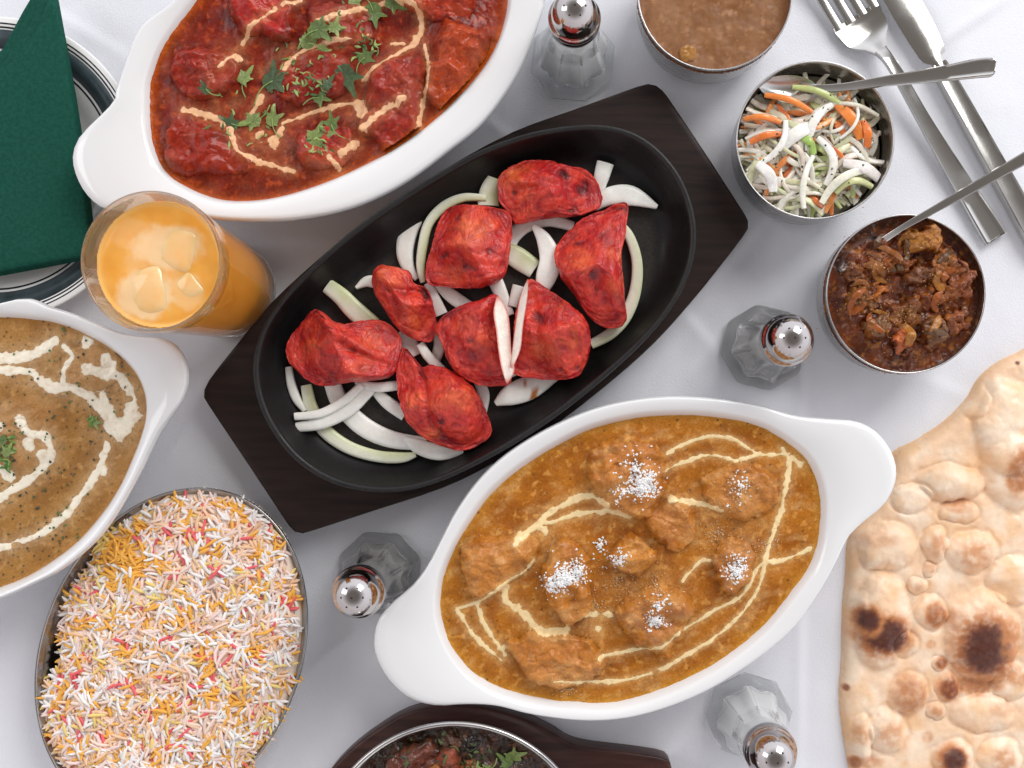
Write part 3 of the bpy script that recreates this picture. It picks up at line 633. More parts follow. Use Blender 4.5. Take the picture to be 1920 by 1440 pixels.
# ------------------------------------------------------------------ onion slices in the pan
onion_spec = [
 ([(817, 384), (790, 398), (768, 430), (759, 468), (765, 500), (782, 524)], [3, 12, 16, 16, 12, 5], 0, 0, 'white onion crescent on the left of the middle red piece'),
 ([(912, 372), (870, 371), (832, 388), (804, 420), (793, 462), (789, 500), (793, 530)], [6, 8, 9, 9, 9, 8, 5], .8, 3, 'long thin greenish onion arc hugging the middle red piece'),
 ([(926, 334), (918, 358), (916, 386)], [12, 18, 20], .9, 2, 'short broad green onion chunk left of the topmost chicken piece'),
 ([(1135, 306), (1127, 335), (1118, 372)], [16, 14, 9], 0, 3, 'straight white onion stub sticking up beside the topmost chicken'),
 ([(1112, 385), (1145, 368), (1185, 368), (1232, 388)], [12, 17, 18, 4], 0, 4, 'white onion crescent pointing at the right rim of the pan'),
 ([(1150, 410), (1178, 440), (1194, 490), (1191, 545), (1173, 592), (1145, 625), (1108, 646)], [6, 9, 10, 11, 12, 11, 9], .5, 2, 'long onion ring curving round the right end chicken piece'),
 ([(952, 470), (962, 443), (990, 420), (1030, 413), (1075, 425)], [13, 14, 14, 12, 9], 0, 1, 'shaded onion arc below the topmost chicken piece'),
 ([(1001, 424), (1020, 450), (1032, 487), (1024, 520), (1016, 545)], [5, 14, 20, 19, 12], 0, 6, 'broad white onion crescent in the gap above the cut pieces'),
 ([(950, 470), (970, 483), (1003, 505)], [16, 20, 18], .9, 2, 'pale green onion wedge behind the broad white crescent'),
 ([(925, 518), (938, 548), (955, 592)], [14, 13, 10], 0, 2, 'bluish white onion slice above the left cut half'),
 ([(973, 536), (962, 575)], [12, 10], 0, 3, 'small white onion end behind the right cut half'),
 ([(614, 536), (640, 556), (665, 582), (700, 612)], [14, 16, 18, 18], .9, 3, 'wide green edged onion piece at the upper left of the pan'),
 ([(668, 540), (688, 528), (712, 530)], [3, 10, 12], 0, 1, 'tiny white onion tip left of the smallest chicken piece'),
 ([(803, 532), (812, 556), (828, 590)], [8, 11, 12], 0, 3, 'narrow onion slice right of the smallest chicken piece'),
 ([(822, 532), (848, 556), (888, 584)], [10, 13, 13], 0, 2, 'curved onion slice just under the middle red piece'),
 ([(750, 622), (764, 640), (778, 668)], [14, 17, 16], 0, 1, 'stubby onion slice below the smallest chicken piece'),
 ([(788, 645), (803, 668), (832, 698)], [8, 9, 9], 0, 5, 'thin straight onion strip left of the left cut half'),
 ([(822, 625), (824, 650), (814, 682)], [9, 11, 9], 0, 1, 'onion sliver tucked against the left cut half'),
 ([(541, 688), (546, 720), (556, 748), (572, 771)], [6, 8, 8, 4], 0, 2, 'thin onion arc at the far left end of the pan'),
 ([(574, 722), (584, 765), (608, 806), (652, 838), (705, 855), (752, 858), (780, 852)], [10, 12, 13, 12, 11, 10, 5], .75, 1, 'long greenish onion ring along the lower left of the pan'),
 ([(622, 716), (640, 758), (682, 800), (735, 824), (800, 832)], [15, 17, 18, 16, 12], 0, 2, 'thick white onion arc inside the long greenish ring'),
 ([(553, 781), (602, 775), (645, 752), (678, 722)], [7, 8, 8, 7], 0, 7, 'upper of two crossing onion strips below the left chicken'),
 ([(556, 801), (605, 793), (655, 768), (695, 728)], [9, 11, 12, 11], 0, 5, 'lower of two crossing onion strips below the left chicken'),
 ([(668, 716), (705, 726), (750, 722)], [5, 9, 9], 0, 5, 'onion strip between the left and lower chicken pieces'),
 ([(706, 735), (728, 756), (760, 778)], [9, 12, 12], 0, 2, 'shaded onion slice left of the lower chicken piece'),
 ([(760, 822), (785, 837), (825, 848), (868, 842)], [5, 14, 15, 10], 0, 3, 'white onion slice under the tip of the lower chicken piece'),
 ([(898, 716), (907, 742), (904, 775)], [10, 11, 8], 0, 1, 'short onion slice right of the lower chicken piece'),
 ([(929, 757), (955, 742), (995, 726), (1042, 704)], [5, 19, 22, 10], 0, 2, 'broad onion petal with two brown scorch spots'),
 ([(945, 708), (978, 690)], [6, 8], 0, 2, 'small onion sliver between the two cut halves')]
for i, (pts, ws, green, lift, lab) in enumerate(onion_spec):
    zc = PF+.0021+lift*.0009
    k = SP*K(zc)
    path = [P(x, y, zc) for x, y in pts]; n = len(path)
    path = [(p[0], p[1], zc+.0008*math.sin(3.14*j/(n-1))*(lift > 2)) for j, p in enumerate(path)]
    sg = random.Random(i)
    def cf(uu, t, v, g=green, i=i):
        a = .75*g*max(0, min(1, .35-.7*uu+.2*math.sin(t*9+i))); b = .03*math.sin(t*14+i)
        base = (.86+b, .85+b, .79+b) if g == 0 else (.82+b, .82+b, .68+b)
        return tuple(x*(1-a)+y*a for x, y in zip(base, (.50, .58, .20)))
    V, F, C = strip(path, [w*k*1.02 for w in ws], [.0016]*n, SLAB, 7, cf)
    if i == 27:
        for j, v in enumerate(V):
            for sx, sy, sr in ((1002, 730, 7), (1000, 742, 7), (985, 722, 5)):
                q = P(sx, sy, zc); d = math.hypot(v[0]-q[0], v[1]-q[1])
                if d < sr*k: C[j] = (.45, .16, .03)
    o = mesh_obj('onion_slice', V, F, M_onion, None, C, sharp=60)
    tag(o, lab, 'onion', 'raw onion slices in the sizzler pan')

# ------------------------------------------------------------------ tandoori chicken pieces
def lump_mesh(poly, zb, h, seed, c=None, pin=0, chars=(), hot=(), ridge=(), N=150, R=40, amp=1.0, pal=None, flat=None):
    zref = zb+h*.5; pw_ = PW(smooth_poly(poly, 4), zref); cc = pw_.mean(0) if c is None else np.array(P(c[0], c[1], zref)[:2])
    th, r = radial(pw_, cc, N); r = np.convolve(np.r_[r[-1:], r, r[:1]], [.2, .6, .2], 'valid')
    r = r*np.array([1+.022*mn.noise(Vector((math.cos(a)*5+seed, math.sin(a)*5, 1)))+.014*mn.noise(Vector((math.cos(a)*14+seed, math.sin(a)*14, 2))) for a in th])
    rings = []; k = SP*K(zref); vv = []
    prof = [(.70, 0), (.88, .04), (.96, .14), (.995, .26)]
    for i in range(R):
        a = (i/(R-1))*math.pi/2
        prof.append((max(.015, math.cos(a)**.62), .34+.66*math.sin(a)**1.0))
    base = []
    for s, z in prof: base.append(ring(cc, th, r*s, zb+h*z))
    rq = random.Random(seed*31+5); Rm = float(r.mean())
    planes = [(rq.uniform(0, 6.28), rq.uniform(.40, .85), rq.uniform(.88, 1.04)) for _ in range(5)]
    A = np.array(base)                                   # R x N x 3
    so = seed*13.7
    chs = [(P(x, y, zref)[:2], rr*k) for x, y, rr in chars]; hts = [(P(x, y, zref)[:2], rr*k, amt) for x, y, rr, amt in hot]
    rdg = [(P(*a, zref)[:2], P(*b, zref)[:2], w*k, d) for a, b, w, d in ridge]
    pal = pal or ((.43, .012, .012), (.62, .042, .022), (.20, .008, .014), (.07, .012, .016))
    C = np.zeros(A.shape)
    for i in range(A.shape[0]):
        for j in range(A.shape[1]):
            x, y, z = A[i, j]; q = Vector((x*75+so, y*75-so, z*75))
            lo = mn.noise(q); md = mn.noise(q*2.6+Vector((5, 1, 2))); hi = mn.noise(q*7.5); fib = mn.noise(Vector((x*230+so, y*520, z*300)))
            v2 = mn.noise(q*1.5+Vector((so, 9, 4))); cr = abs(mn.noise(q*1.25+Vector((2, so, 7))))
            d = (.0020*lo+.0006*md+.0004*hi+.0003*fib-.0006*max(0, .08-cr)/.08*min(1, i/8))*amp
            t = prof[i][1]
            if t > .3:
                zz0 = (z-zb)/h
                for pa, ptl, po_ in planes:
                    pl_ = po_-ptl*((x-cc[0])*math.cos(pa)+(y-cc[1])*math.sin(pa))/Rm
                    hh = max(0, min(1, .5+.5*(pl_-zz0)/.035)); zz0 = pl_*(1-hh)+zz0*hh-.035*hh*(1-hh)
                zz0 = max(zz0, .3); z = zb+h*zz0
            nx = (x-cc[0])/(r[j]+1e-9); ny = (y-cc[1])/(r[j]+1e-9)
            lat = max(0, 1-t)*1.0+.15
            dz = d*(.35+.9*t)
            for a, b, w, dd in rdg:
                ee, _ = segdist(np.array(x), np.array(y), a, b); dz += dd*math.exp(-(float(ee)/w)**2)*t
            lat *= .55
            A[i, j] = (x+nx*d*lat, y+ny*d*lat, max(zb*0+z+dz if t > .05 else z, zb))
            g = max(0, min(1, .45+1.6*v2+.5*md+.5*fib)); c_ = [pal[0][q_]*(1-g)+pal[1][q_]*g for q_ in range(3)]
            dk = max(0, min(1, (.12-cr)/.12))*.35+max(0, min(1, -lo*1.6-.3)); dk = min(1, dk)  # shade of creases and hollows put into the crust colour
            c_ = [c_[q_]*(1-dk)+pal[2][q_]*dk for q_ in range(3)]
            for hp, hr, am in hts:
                w = math.exp(-((x-hp[0])**2+(y-hp[1])**2)/hr**2)*am*(.7+md)
                w = max(0, min(1, w)); c_ = [c_[q_]*(1-w)+(.74, .13, .035)[q_]*w for q_ in range(3)]
            for hp, hr in chs:
                dd = math.hypot(x-hp[0], y-hp[1])/hr+1.1*md+.5*hi
                w = max(0, min(1, (.95-dd)*1.3))*.75; c_ = [c_[q_]*(1-w)+pal[3][q_]*w for q_ in range(3)]
                A[i, j, 2] -= .0012*w*t
            C[i, j] = c_
    V, F = loft(list(A)); Cc = list(C.reshape(-1, 3)); Cc += [C[0].mean(0), C[-1].mean(0)]
    return V, F, Cc
ck = [
 ([(930, 340), (943, 316), (985, 298), (1030, 297), (1064, 311), (1098, 315), (1120, 335), (1129, 366), (1124, 386), (1088, 400), (1040, 404), (1000, 411), (966, 419), (950, 395), (935, 372)], (1030, 357), .027,
  [(965, 360, 9), (1095, 352, 14), (1062, 330, 12), (1075, 392, 14)], [(960, 325, 26, .9), (985, 385, 22, .4)], [((968, 358), (1040, 350), 7, -.0028), ((1045, 300), (1070, 390), 7, -.002)], 'topmost chicken piece, orange at left and crimson at right'),
 ([(835, 388), (870, 382), (920, 386), (954, 396), (958, 440), (951, 500), (936, 525), (890, 538), (830, 535), (797, 525), (801, 480), (815, 430)], (878, 462), .031,
  [(872, 500, 11), (893, 507, 8), (862, 410, 9), (838, 478, 8), (925, 470, 14)], [(880, 440, 30, .9), (905, 420, 22, .6), (850, 512, 18, .5)], [((840, 395), (830, 500), 9, -.0012), ((850, 498), (945, 502), 8, -.002)], 'blocky chicken piece in the upper middle with charred pit'),
 ([(1158, 380), (1180, 379), (1174, 430), (1166, 480), (1172, 560), (1175, 600), (1150, 614), (1110, 597), (1080, 556), (1048, 512), (1040, 470), (1065, 430), (1110, 398)], (1118, 500), .031,
  [(1083, 460, 9), (1170, 385, 12), (1128, 440, 9), (1110, 520, 9)], [(1150, 480, 14, .8), (1085, 490, 24, .7), (1155, 540, 14, .8)], [((1160, 390), (1120, 540), 9, -.0025), ((1145, 470), (1150, 590), 8, .002)], 'kite shaped chicken piece at the right end, tip pointing up'),
 ([(700, 503), (730, 497), (766, 508), (775, 530), (800, 540), (812, 575), (816, 610), (806, 640), (770, 634), (738, 611), (720, 580), (698, 545)], (757, 568), .025,
  [(792, 545, 16), (760, 552, 8), (800, 558, 10)], [(735, 520, 22, .9), (775, 600, 26, .6)], [((715, 510), (745, 570), 6, -.0015), ((735, 545), (800, 550), 8, -.0035)], 'smallest chicken piece, orange with a purple black burnt corner'),
 ([(588, 578), (604, 585), (622, 600), (650, 606), (690, 598), (725, 606), (748, 632), (746, 676), (730, 708), (680, 714), (634, 722), (590, 720), (548, 692), (532, 660), (544, 626), (564, 598)], (640, 660), .028,
  [(602, 597, 6), (628, 622, 7), (596, 583, 9), (730, 690, 9), (668, 655, 8)], [(700, 640, 24, .5), (590, 640, 26, .4), (680, 685, 15, .7)], [((605, 600), (700, 665), 8, .0028), ((640, 650), (740, 690), 8, -.0028), ((655, 604), (640, 640), 8, -.002)], 'leftmost chicken piece with small black specks on top'),
 ([(755, 645), (770, 660), (786, 688), (815, 684), (860, 704), (895, 740), (918, 790), (919, 815), (896, 838), (850, 845), (800, 826), (762, 792), (745, 740), (742, 690)], (825, 765), .030,
  [(828, 803, 10), (830, 792, 7)], [(825, 755, 14, .8), (860, 745, 26, .8), (780, 750, 20, .7), (812, 812, 14, .7)], [((790, 700), (815, 800), 7, -.0032), ((845, 700), (880, 800), 18, .0018)], 'lowest chicken piece, teardrop shaped with a dark hole'),
 ([(812, 610), (848, 578), (900, 561), (932, 552), (944, 585), (950, 640), (957, 695), (951, 722), (900, 722), (855, 702), (836, 670), (827, 640)], (890, 642), .030,
  [(885, 642, 9), (945, 705, 6)], [(870, 610, 20, .5), (905, 640, 18, .4)], [((845, 600), (880, 690), 9, -.0015)], 'left half of the cut chicken, white meat facing right'),
 ([(990, 521), (1030, 540), (1068, 568), (1100, 598), (1109, 640), (1096, 690), (1072, 711), (1020, 710), (975, 705), (957, 690), (961, 620), (974, 558)], (1030, 628), .030,
  [(1006, 602, 16), (1003, 655, 6), (1050, 695, 9), (1085, 690, 8)], [(1020, 660, 26, .7), (1070, 640, 22, .6), (1050, 570, 16, .3)], [((1000, 560), (1010, 640), 10, -.0022), ((1060, 600), (1095, 680), 10, -.0018)], 'right half of the cut chicken, pale edge facing left')]
CH = []
for i, (poly, c, h, chs, hot, rd, lab) in enumerate(ck):
    root = None
    V, F, C = lump_mesh(poly, PF+.0035, h, i+1, c, chars=chs, hot=hot, ridge=rd)
    o = mesh_obj('chicken_piece', V, F, M_chick, None, C, sharp=None)
    tag(o, lab, 'chicken', 'red tandoori chicken pieces in the sizzler pan'); CH.append((o, V))
def cut_face(pts, zs, par, thick=.0012):
    """a cut side: a curved strip of white meat standing on the flank of its piece"""
    L, Rr = pts; n = len(L); V = []; C = []; F = []
    m = 6
    for j in range(n):
        a = np.array(P(L[j][0], L[j][1], zs[0])); b = np.array(P(Rr[j][0], Rr[j][1], zs[1]))
        for q in range(m+1):
            t = q/m; p = a*(1-t)+b*t; p[2] += thick*math.sin(math.pi*t)*math.sin(math.pi*(j+.3)/n)
            V.append(tuple(p)); e = min(t, 1-t, j/(n-1)*1.4, (1-j/(n-1))*1.4)
            w = max(0, min(1, .16-e))/.16; wv = .05*math.sin(j*2.1+q)
            base = (.84+wv, .76+wv, .68+wv)
            C.append(tuple(x*(1-w)+y*w for x, y in zip(base, (.60, .10, .06))))
    for j in range(n-1):
        for q in range(m): F.append((j*(m+1)+q, j*(m+1)+q+1, (j+1)*(m+1)+q+1, (j+1)*(m+1)+q))
    o = mesh_obj('cut_face', V, F, M_meat, par, C, sharp=None)
Lp = smooth_poly([(931, 556), (925, 585), (930, 620), (934, 655), (940, 690), (949, 718)], 4, False)
Rp = smooth_poly([(934, 554), (952, 585), (957, 625), (959, 660), (965, 695), (951, 721)], 4, False)
cut_face((Lp, Rp), (PF+.032, PF+.025), CH[6][0])
Lp = smooth_poly([(989, 523), (975, 556), (966, 610), (961, 650), (957, 688)], 5, False)
Rp = smooth_poly([(991, 524), (989, 560), (981, 610), (976, 655), (960, 692)], 5, False)
cut_face((Lp, Rp), (PF+.027, PF+.0335), CH[7][0])

# ------------------------------------------------------------------ steel bowls
def steel_bowl(cx, cy, rpx, zr, lab):
    c = P(cx, cy, zr)[:2]; R = rpx*SP*K(zr)
    prof = [(R*.3, .0012), (R*.72, .0015), (R*.84, .004), (R*.92, .010), (R*.96, .020), (R*.975, zr-.003), (R-.0009, zr-.0004), (R-.0004, zr), (R, zr-.0004), (R-.0001, zr-.002), (R*.985, zr-.004),
            (R*.975, .020), (R*.93, .009), (R*.85, .0025), (R*.74, .0003), (R*.3, .0003)]
    V, F = lathe(c, prof, 96)
    o = mesh_obj('steel_bowl', V, F, M_steel, sharp=None)
    return tag(o, lab, 'bowl', 'small round steel bowls')
steel_bowl(1341, -14, 146, .043, 'small steel bowl of smooth brown gravy cut by the top edge')
steel_bowl(1529, 262, 149, .044, 'small steel bowl filled with shredded onion and carrot salad')
steel_bowl(1699, 551, 150, .044, 'small steel bowl filled with chunky dark red aubergine curry')
def circ(cx, cy, r, n=28, ry=None): return [(cx+r*math.cos(6.2832*i/n), cy+(ry or r)*math.sin(6.2832*i/n)) for i in range(n)]
dal = thing('brown_gravy', 'smooth brown gravy filling the steel bowl at the top', 'curry')
dz = .036
dc = P(1341, -14, .043); dpx = (dc[0]/(SP*K(dz))+NX, -dc[1]/(SP*K(dz))+NY)
h_dal = curry(dal, circ(dpx[0], dpx[1], 141), dz, [(.27, .125, .052), (.21, .088, .032), (.34, .165, .075)], (M_lentil, M_cream),
              [([(1275, 100), (1290, 85), (1305, 95), (1300, 115), (1280, 118)], .003, (.45, .2, .03))], [], seed=420, amp=.00035, oil=(.22, .07, .02), margin=4)

aub = thing('aubergine_curry', 'chunky dark red brown aubergine curry glistening with oil', 'curry')
az = .035
ac = P(1699, 551, .044); apx = (ac[0]/(SP*K(az))+NX, -ac[1]/(SP*K(az))+NY)
def alump(X, Y):
    d = np.hypot(X-apx[0], Y-apx[1]); e = 1-sstep(95, 142, d)
    return e*(.0035+.006*(1-cells(X, Y, 40, 3))*.9-.003+.0035*fbm(X, Y, 26, 77, 4))
aub_chunks = []
ra = random.Random(11)
for (x, y, a, b, rot, h, c) in [(1715, 455, 42, 26, -25, .013, (.46, .19, .03)), (1760, 500, 20, 42, 15, .012, (.36, .13, .03)), (1665, 500, 36, 24, -10, .011, (.26, .075, .018)), (1612, 560, 34, 26, 30, .009, (.22, .09, .02)),
                                (1690, 590, 38, 25, -20, .011, (.24, .10, .025)), (1640, 610, 32, 24, 25, .011, (.20, .10, .035)), (1760, 560, 30, 24, 0, .010, (.36, .11, .025)), (1740, 620, 28, 38, 10, .010, (.20, .10, .04)),
                                (1785, 600, 26, 24, 0, .009, (.30, .09, .03)), (1683, 645, 20, 16, -60, .012, (.62, .14, .03)), (1640, 548, 26, 14, -25, .011, (.60, .18, .03)), (1600, 520, 28, 20, 20, .009, (.16, .06, .02)),
                                (1790, 530, 20, 34, 0, .012, (.28, .08, .025)), (1715, 520, 30, 18, 10, .013, (.16, .07, .03))]:
    pl = []
    for i in range(9):
        t = 6.2832*i/9; q = ra.uniform(.8, 1.15); X_ = a*q*math.cos(t); Y_ = b*q*math.sin(t); rr_ = math.radians(rot)
        pl.append((x+X_*math.cos(rr_)-Y_*math.sin(rr_), y+X_*math.sin(rr_)+Y_*math.cos(rr_)))
    aub_chunks.append((pl, h, c))
h_aub = curry(aub, circ(apx[0], apx[1], 144), az, [(.17, .038, .008), (.085, .018, .006), (.36, .12, .02)], (M_sauce_d, M_cream), aub_chunks, [], seed=500, amp=.0012, lump=alump, margin=4, res=1.6, chunkname='aubergine_piece', rough_e=26, rough_h=.0045)
for i in range(24):
    a_ = ra.random()*6.28; q_ = 118*math.sqrt(ra.random()); x = apx[0]+q_*math.cos(a_); y = apx[1]+q_*math.sin(a_); b_ = ra.uniform(0, 6.28); L_ = ra.uniform(10, 26); cv = ra.uniform(-1.2, 1.2)
    pts = []
    for j in range(5):
        u_ = (j/4-.5)*2; xx = x+L_*u_*math.cos(b_)-cv*L_*.5*u_*u_*math.sin(b_); yy = y+L_*u_*math.sin(b_)+cv*L_*.5*u_*u_*math.cos(b_)
        pts.append((*P(xx, yy, az)[:2], h_aub(xx, yy)+.0006))
    c_ = ra.choice([(.24, .08, .016), (.36, .14, .025), (.15, .045, .012), (.11, .05, .02), (.30, .08, .016)]); w_ = ra.uniform(4, 9)*SP
    V, F, C = strip(pts, [w_*.4, w_, w_*.9, w_, w_*.3], .0007, SLAB, 3, lambda u, t, v, c_=c_: c_); mesh_obj('aubergine_strip', V, F, M_sauce_d, aub, C, sharp=60)
M_seed = mat('pale_seeds', (.45, .26, .10), (.55, .3, .12), scale=500, rough=.4)
crumbs(aub, h_aub, .04, [(1690, 590, 120, 130), (1640, 500, 100, 70), (1740, 520, 100, 70), (1610, 560, 50, 50)], 'aubergine_seed', M_seed, .9, 1.5)

# ------------------------------------------------------------------ salad
sal = thing('onion_salad', 'shredded onion, carrot and cucumber salad flecked with herbs', 'salad')
sc = P(1529, 262, .044)
rs = random.Random(21)
def salad_piece(px, py, L, w, rot, curve, z, col, name, thick=.0008, taper=.4, roll=0):
    pts = []; n = 6
    for i in range(n):
        t = i/(n-1)-.5; a = rot+curve*t
        pts.append((px+L*(t*math.cos(rot)-curve*.35*(t*t-.08)*math.sin(rot)*1.2), py+L*(t*math.sin(rot)+curve*.35*(t*t-.08)*math.cos(rot)*1.2)))
    k = SP*K(z); ws = [w*k*(taper+(1-taper)*math.sin(math.pi*(i+.6)/(n+.2))) for i in range(n)]
    path = [(*P(x, y, z)[:2], z+.0016*math.sin(rs.uniform(0, 6))*0+.002*math.cos(math.pi*2*(i/(n-1)-.5))*.6) for i, (x, y) in enumerate(pts)]
    V, F, C = strip(path, ws, thick, SLAB, 3, lambda u, t, v: tuple(c*(1+.06*math.sin(t*7+px)-.05*abs(u)) for c in col), tw=roll)
    Rm = .0397; V2 = []
    for v in V:
        dx, dy = v[0]-sc[0], v[1]-sc[1]; q_ = math.hypot(dx, dy)
        if q_ > Rm: e_ = (Rm-.0008*(1-math.exp(-(q_-Rm)/.004)))/q_; V2.append((sc[0]+dx*e_, sc[1]+dy*e_, v[2]+.25*(q_-Rm)))
        else: V2.append(tuple(v))
    return mesh_obj(name, V2, F, M_salad, sal, C, sharp=60)
ON = [(.80, .74, .62), (.74, .69, .54), (.84, .79, .70), (.68, .63, .46), (.66, .66, .42), (.80, .68, .58)]
zb = .026
V, F = lathe(sc[:2], [(.010, .020), (.030, .021), (.0392, .0235), (.0392, .0245), (.034, .028), (.02, .030), (.005, .031)], 48)
cb = [(.42, .38, .28)]*len(V)
mesh_obj('salad_mass', V, F, M_salad, sal, cb)
for i in range(360):
    a = rs.random()*6.283; q = math.sqrt(rs.random())*.93
    px = 1518+135*q*math.cos(a); py = 278+128*q*math.sin(a)
    if py < 190 and i < 300: py += 20
    z = .029+.0095*(i/360)*(1-.55*q*q)+rs.uniform(0, .001)
    L = rs.uniform(52, 112)
    if math.hypot(px-1518, py-274)+L*.43 > 138:
        f = max(.1, (138-L*.43)/math.hypot(px-1518, py-274)); px = 1518+(px-1518)*f; py = 274+(py-274)*f
    ty = rs.random()
    rot = rs.random()*6.283
    if ty < .19: salad_piece(px, py, L*.8, rs.uniform(4, 7), rot, rs.uniform(-.8, .8), z, rs.choice([(.82, .28, .08), (.80, .22, .06), (.84, .33, .10)]), 'carrot_shred', .0006, .25, rs.uniform(-1, 1))
    elif ty < .28: salad_piece(px, py, L*.7, rs.uniform(4, 7), rot, rs.uniform(-1.2, 1.2), z, rs.choice([(.38, .46, .12), (.55, .60, .26), (.18, .27, .05)]), 'cucumber_shred', .0006, .4, rs.uniform(-.6, .6))
    else: salad_piece(px, py, L, rs.uniform(2.8, 7), rot, rs.choice((-1, 1))*rs.uniform(.6, 2.8), z, rs.choice(ON), 'onion_shred', rs.uniform(.0005, .0009), .6, rs.uniform(-.7, .7))
for (x, y, L, w, r_, cv, c, nm) in [(1480, 190, 95, 9, 20, .5, (.80, .25, .05), 'carrot_shred'), (1430, 222, 70, 9, 5, .7, (.80, .25, .05), 'carrot_shred'), (1435, 256, 60, 10, -15, .6, (.76, .2, .04), 'carrot_shred'),
                                    (1595, 225, 80, 16, 55, .6, (.80, .25, .05), 'carrot_shred'), (1625, 250, 50, 12, 80, .7, (.76, .2, .04), 'carrot_shred'), (1535, 175, 100, 9, 20, .6, (.50, .56, .22), 'cucumber_shred'),
                                    (1530, 232, 100, 13, 118, -1.6, (.84, .81, .74), 'onion_shred'), (1555, 300, 90, 12, 80, 2.2, (.82, .79, .72), 'onion_shred'), (1600, 200, 100, 6, 12, .8, (.78, .74, .6), 'onion_shred'),
                                    (1600, 225, 80, 5, 110, 2.0, (.82, .80, .72), 'onion_shred'), (1460, 270, 90, 10, 120, 1.6, (.84, .82, .76), 'onion_shred'), (1500, 250, 80, 20, -30, 1.0, (.86, .84, .78), 'onion_shred'),
                                    (1440, 330, 60, 16, 60, 1.2, (.84, .82, .78), 'onion_shred'), (1580, 340, 110, 12, -35, 1.4, (.80, .79, .66), 'onion_shred'), (1510, 340, 100, 9, 100, -1.0, (.82, .8, .7), 'onion_shred'),
                                    (1620, 318, 80, 16, 25, .8, (.84, .78, .74), 'onion_shred'), (1515, 268, 45, 12, 50, 1.2, (.36, .52, .12), 'cucumber_shred'), (1600, 345, 70, 10, -10, 2.2, (.58, .6, .3), 'onion_shred')]:
    salad_piece(x, y, L, w*.66, math.radians(r_), cv, .0395+rs.uniform(0, .0015), c, nm, .0011, .6, rs.uniform(-.3, .3))
herb_bits(sal, lambda x, y: .0412, .041, [(1525, 268, 115)], 45, name='dried_herb_fleck', cols=((.05, .07, .02), (.08, .12, .03), (.03, .03, .02)), size=(1, 2.6))

# ------------------------------------------------------------------ cutlery
def spoon(label, handle, widths, bowl=None, thick=.0009):
    root = thing('serving_spoon', label, 'spoon', 'steel spoons standing in the bowls')
    path = [P(x, y, z) for x, y, z in handle]
    V, F, _ = strip(path, [w*SP*.9 for w in widths], [thick*q for q in [1]*len(path)], PANEL, 8)
    mesh_obj('handle', V, F, M_cutlery, root, sharp=50)
    if bowl:
        (bx, by, bz, a, b, rot) = bowl; V = []; n = 28; m = 8
        c = P(bx, by, bz); s = SP*K(bz)
        for side in (0, 1):
            for i in range(m+1):
                f = i/m
                for j in range(n):
                    t = 6.2832*j/n; x = a*f*math.cos(t); y = b*f*math.sin(t)*(1-.18*math.cos(t))
                    X = x*math.cos(rot)-y*math.sin(rot); Y = x*math.sin(rot)+y*math.cos(rot)
                    V.append((c[0]+X*s, c[1]-Y*s, bz+.005*(f*f)-side*.0008))
        F = []
        for side in (0, 1):
            o = side*(m+1)*n
            for i in range(m):
                for j in range(n):
                    q = (o+i*n+j, o+i*n+(j+1) % n, o+(i+1)*n+(j+1) % n, o+(i+1)*n+j); F.append(q if side == 0 else q[::-1])
        o = (m)*n; p2 = (m+1)*n+m*n
        for j in range(n): F.append((o+j, o+(j+1) % n, p2+(j+1) % n, p2+j))
        mesh_obj('spoon_bowl', V, F, M_steel, root, sharp=50)
    return root
spoon('short handled steel spoon lying across the rim of the salad bowl', [(1500, 168, .036), (1580, 164, .043), (1660, 152, .050), (1760, 139, .056), (1830, 128, .060), (1860, 126, .062), (1866, 126, .0622)], [7, 8, 10, 14, 18, 17, 9],
      (1475, 172, .033, 55, 26, 3.25), .0010)
spoon('thin steel spoon reaching right from the aubergine curry bowl', [(1640, 462, .036), (1690, 428, .044), (1750, 394, .050), (1840, 343, .058), (1930, 292, .066), (1990, 258, .071)], [7, 6, 7.5, 9.5, 12, 14],
      (1612, 482, .034, 52, 28, 2.6), .0010)

def ax(p, q, z):                     # local frame along the cutlery axis
    a = np.array(P(*p, z)); b = np.array(P(*q, z)); return a, (b-a)/np.linalg.norm(b-a), np.linalg.norm(b-a)
fork = thing('dinner_fork', 'polished steel fork lying tines up beside the knife', 'fork')
a, d, Lf = ax((1596, 15), (1869, 446), .004); s_ = np.array([d[1], -d[0], 0])
def along(t, zz): return tuple(a+d*t*Lf+np.array([0, 0, zz-.004]))
w1 = SP
V, F, _ = strip([along(.03, .0031), along(.05, .0028), along(.07, .0027), along(.12, .0034), along(.165, .0056), along(.20, .0075)], [49*w1, 49*w1, 47*w1, 42*w1, 22*w1, 12*w1], [.0009]*6,
                [(1, -1), (1, .8), (.8, .2), (.4, -.5), (0, -.8), (-.4, -.5), (-.8, .2), (-1, .8), (-1, -1), (-.4, -2.2), (.4, -2.2)], 8)
mesh_obj('head', V, F, M_cutlery, fork, sharp=45)
V, F, _ = strip([along(.19, .0072), along(.24, .0095), (along(.32, .0095)), along(.5, .0062), along(.75, .0040), along(.97, .0030), along(1.0, .0028)], [12*w1, 10*w1, 11*w1, 13*w1, 18*w1, 23*w1, 22*w1], [.0014, .0016, .0014, .0012, .0012, .0012, .0012], PANEL, 8)
mesh_obj('handle', V, F, M_cutlery, fork, sharp=45)
for k_ in range(4):
    off = (k_-1.5)*26*w1
    pth = [np.array(along(t, z))+s_*off for t, z in ((.045, .0031), (-.08, .0042), (-.22, .008), (-.32, .0085))]
    V, F, _ = strip(pth, [8.5*w1, 8*w1, 7*w1, 2*w1], [.0009]*4, SLAB, 4); mesh_obj('tine', V, F, M_cutlery, fork, sharp=45)
knife = thing('table_knife', 'polished steel table knife along the right edge beside the fork', 'knife')
a, d, Lf = ax((1700, 15), (1930, 425), .004); s_ = np.array([d[1], -d[0], 0])
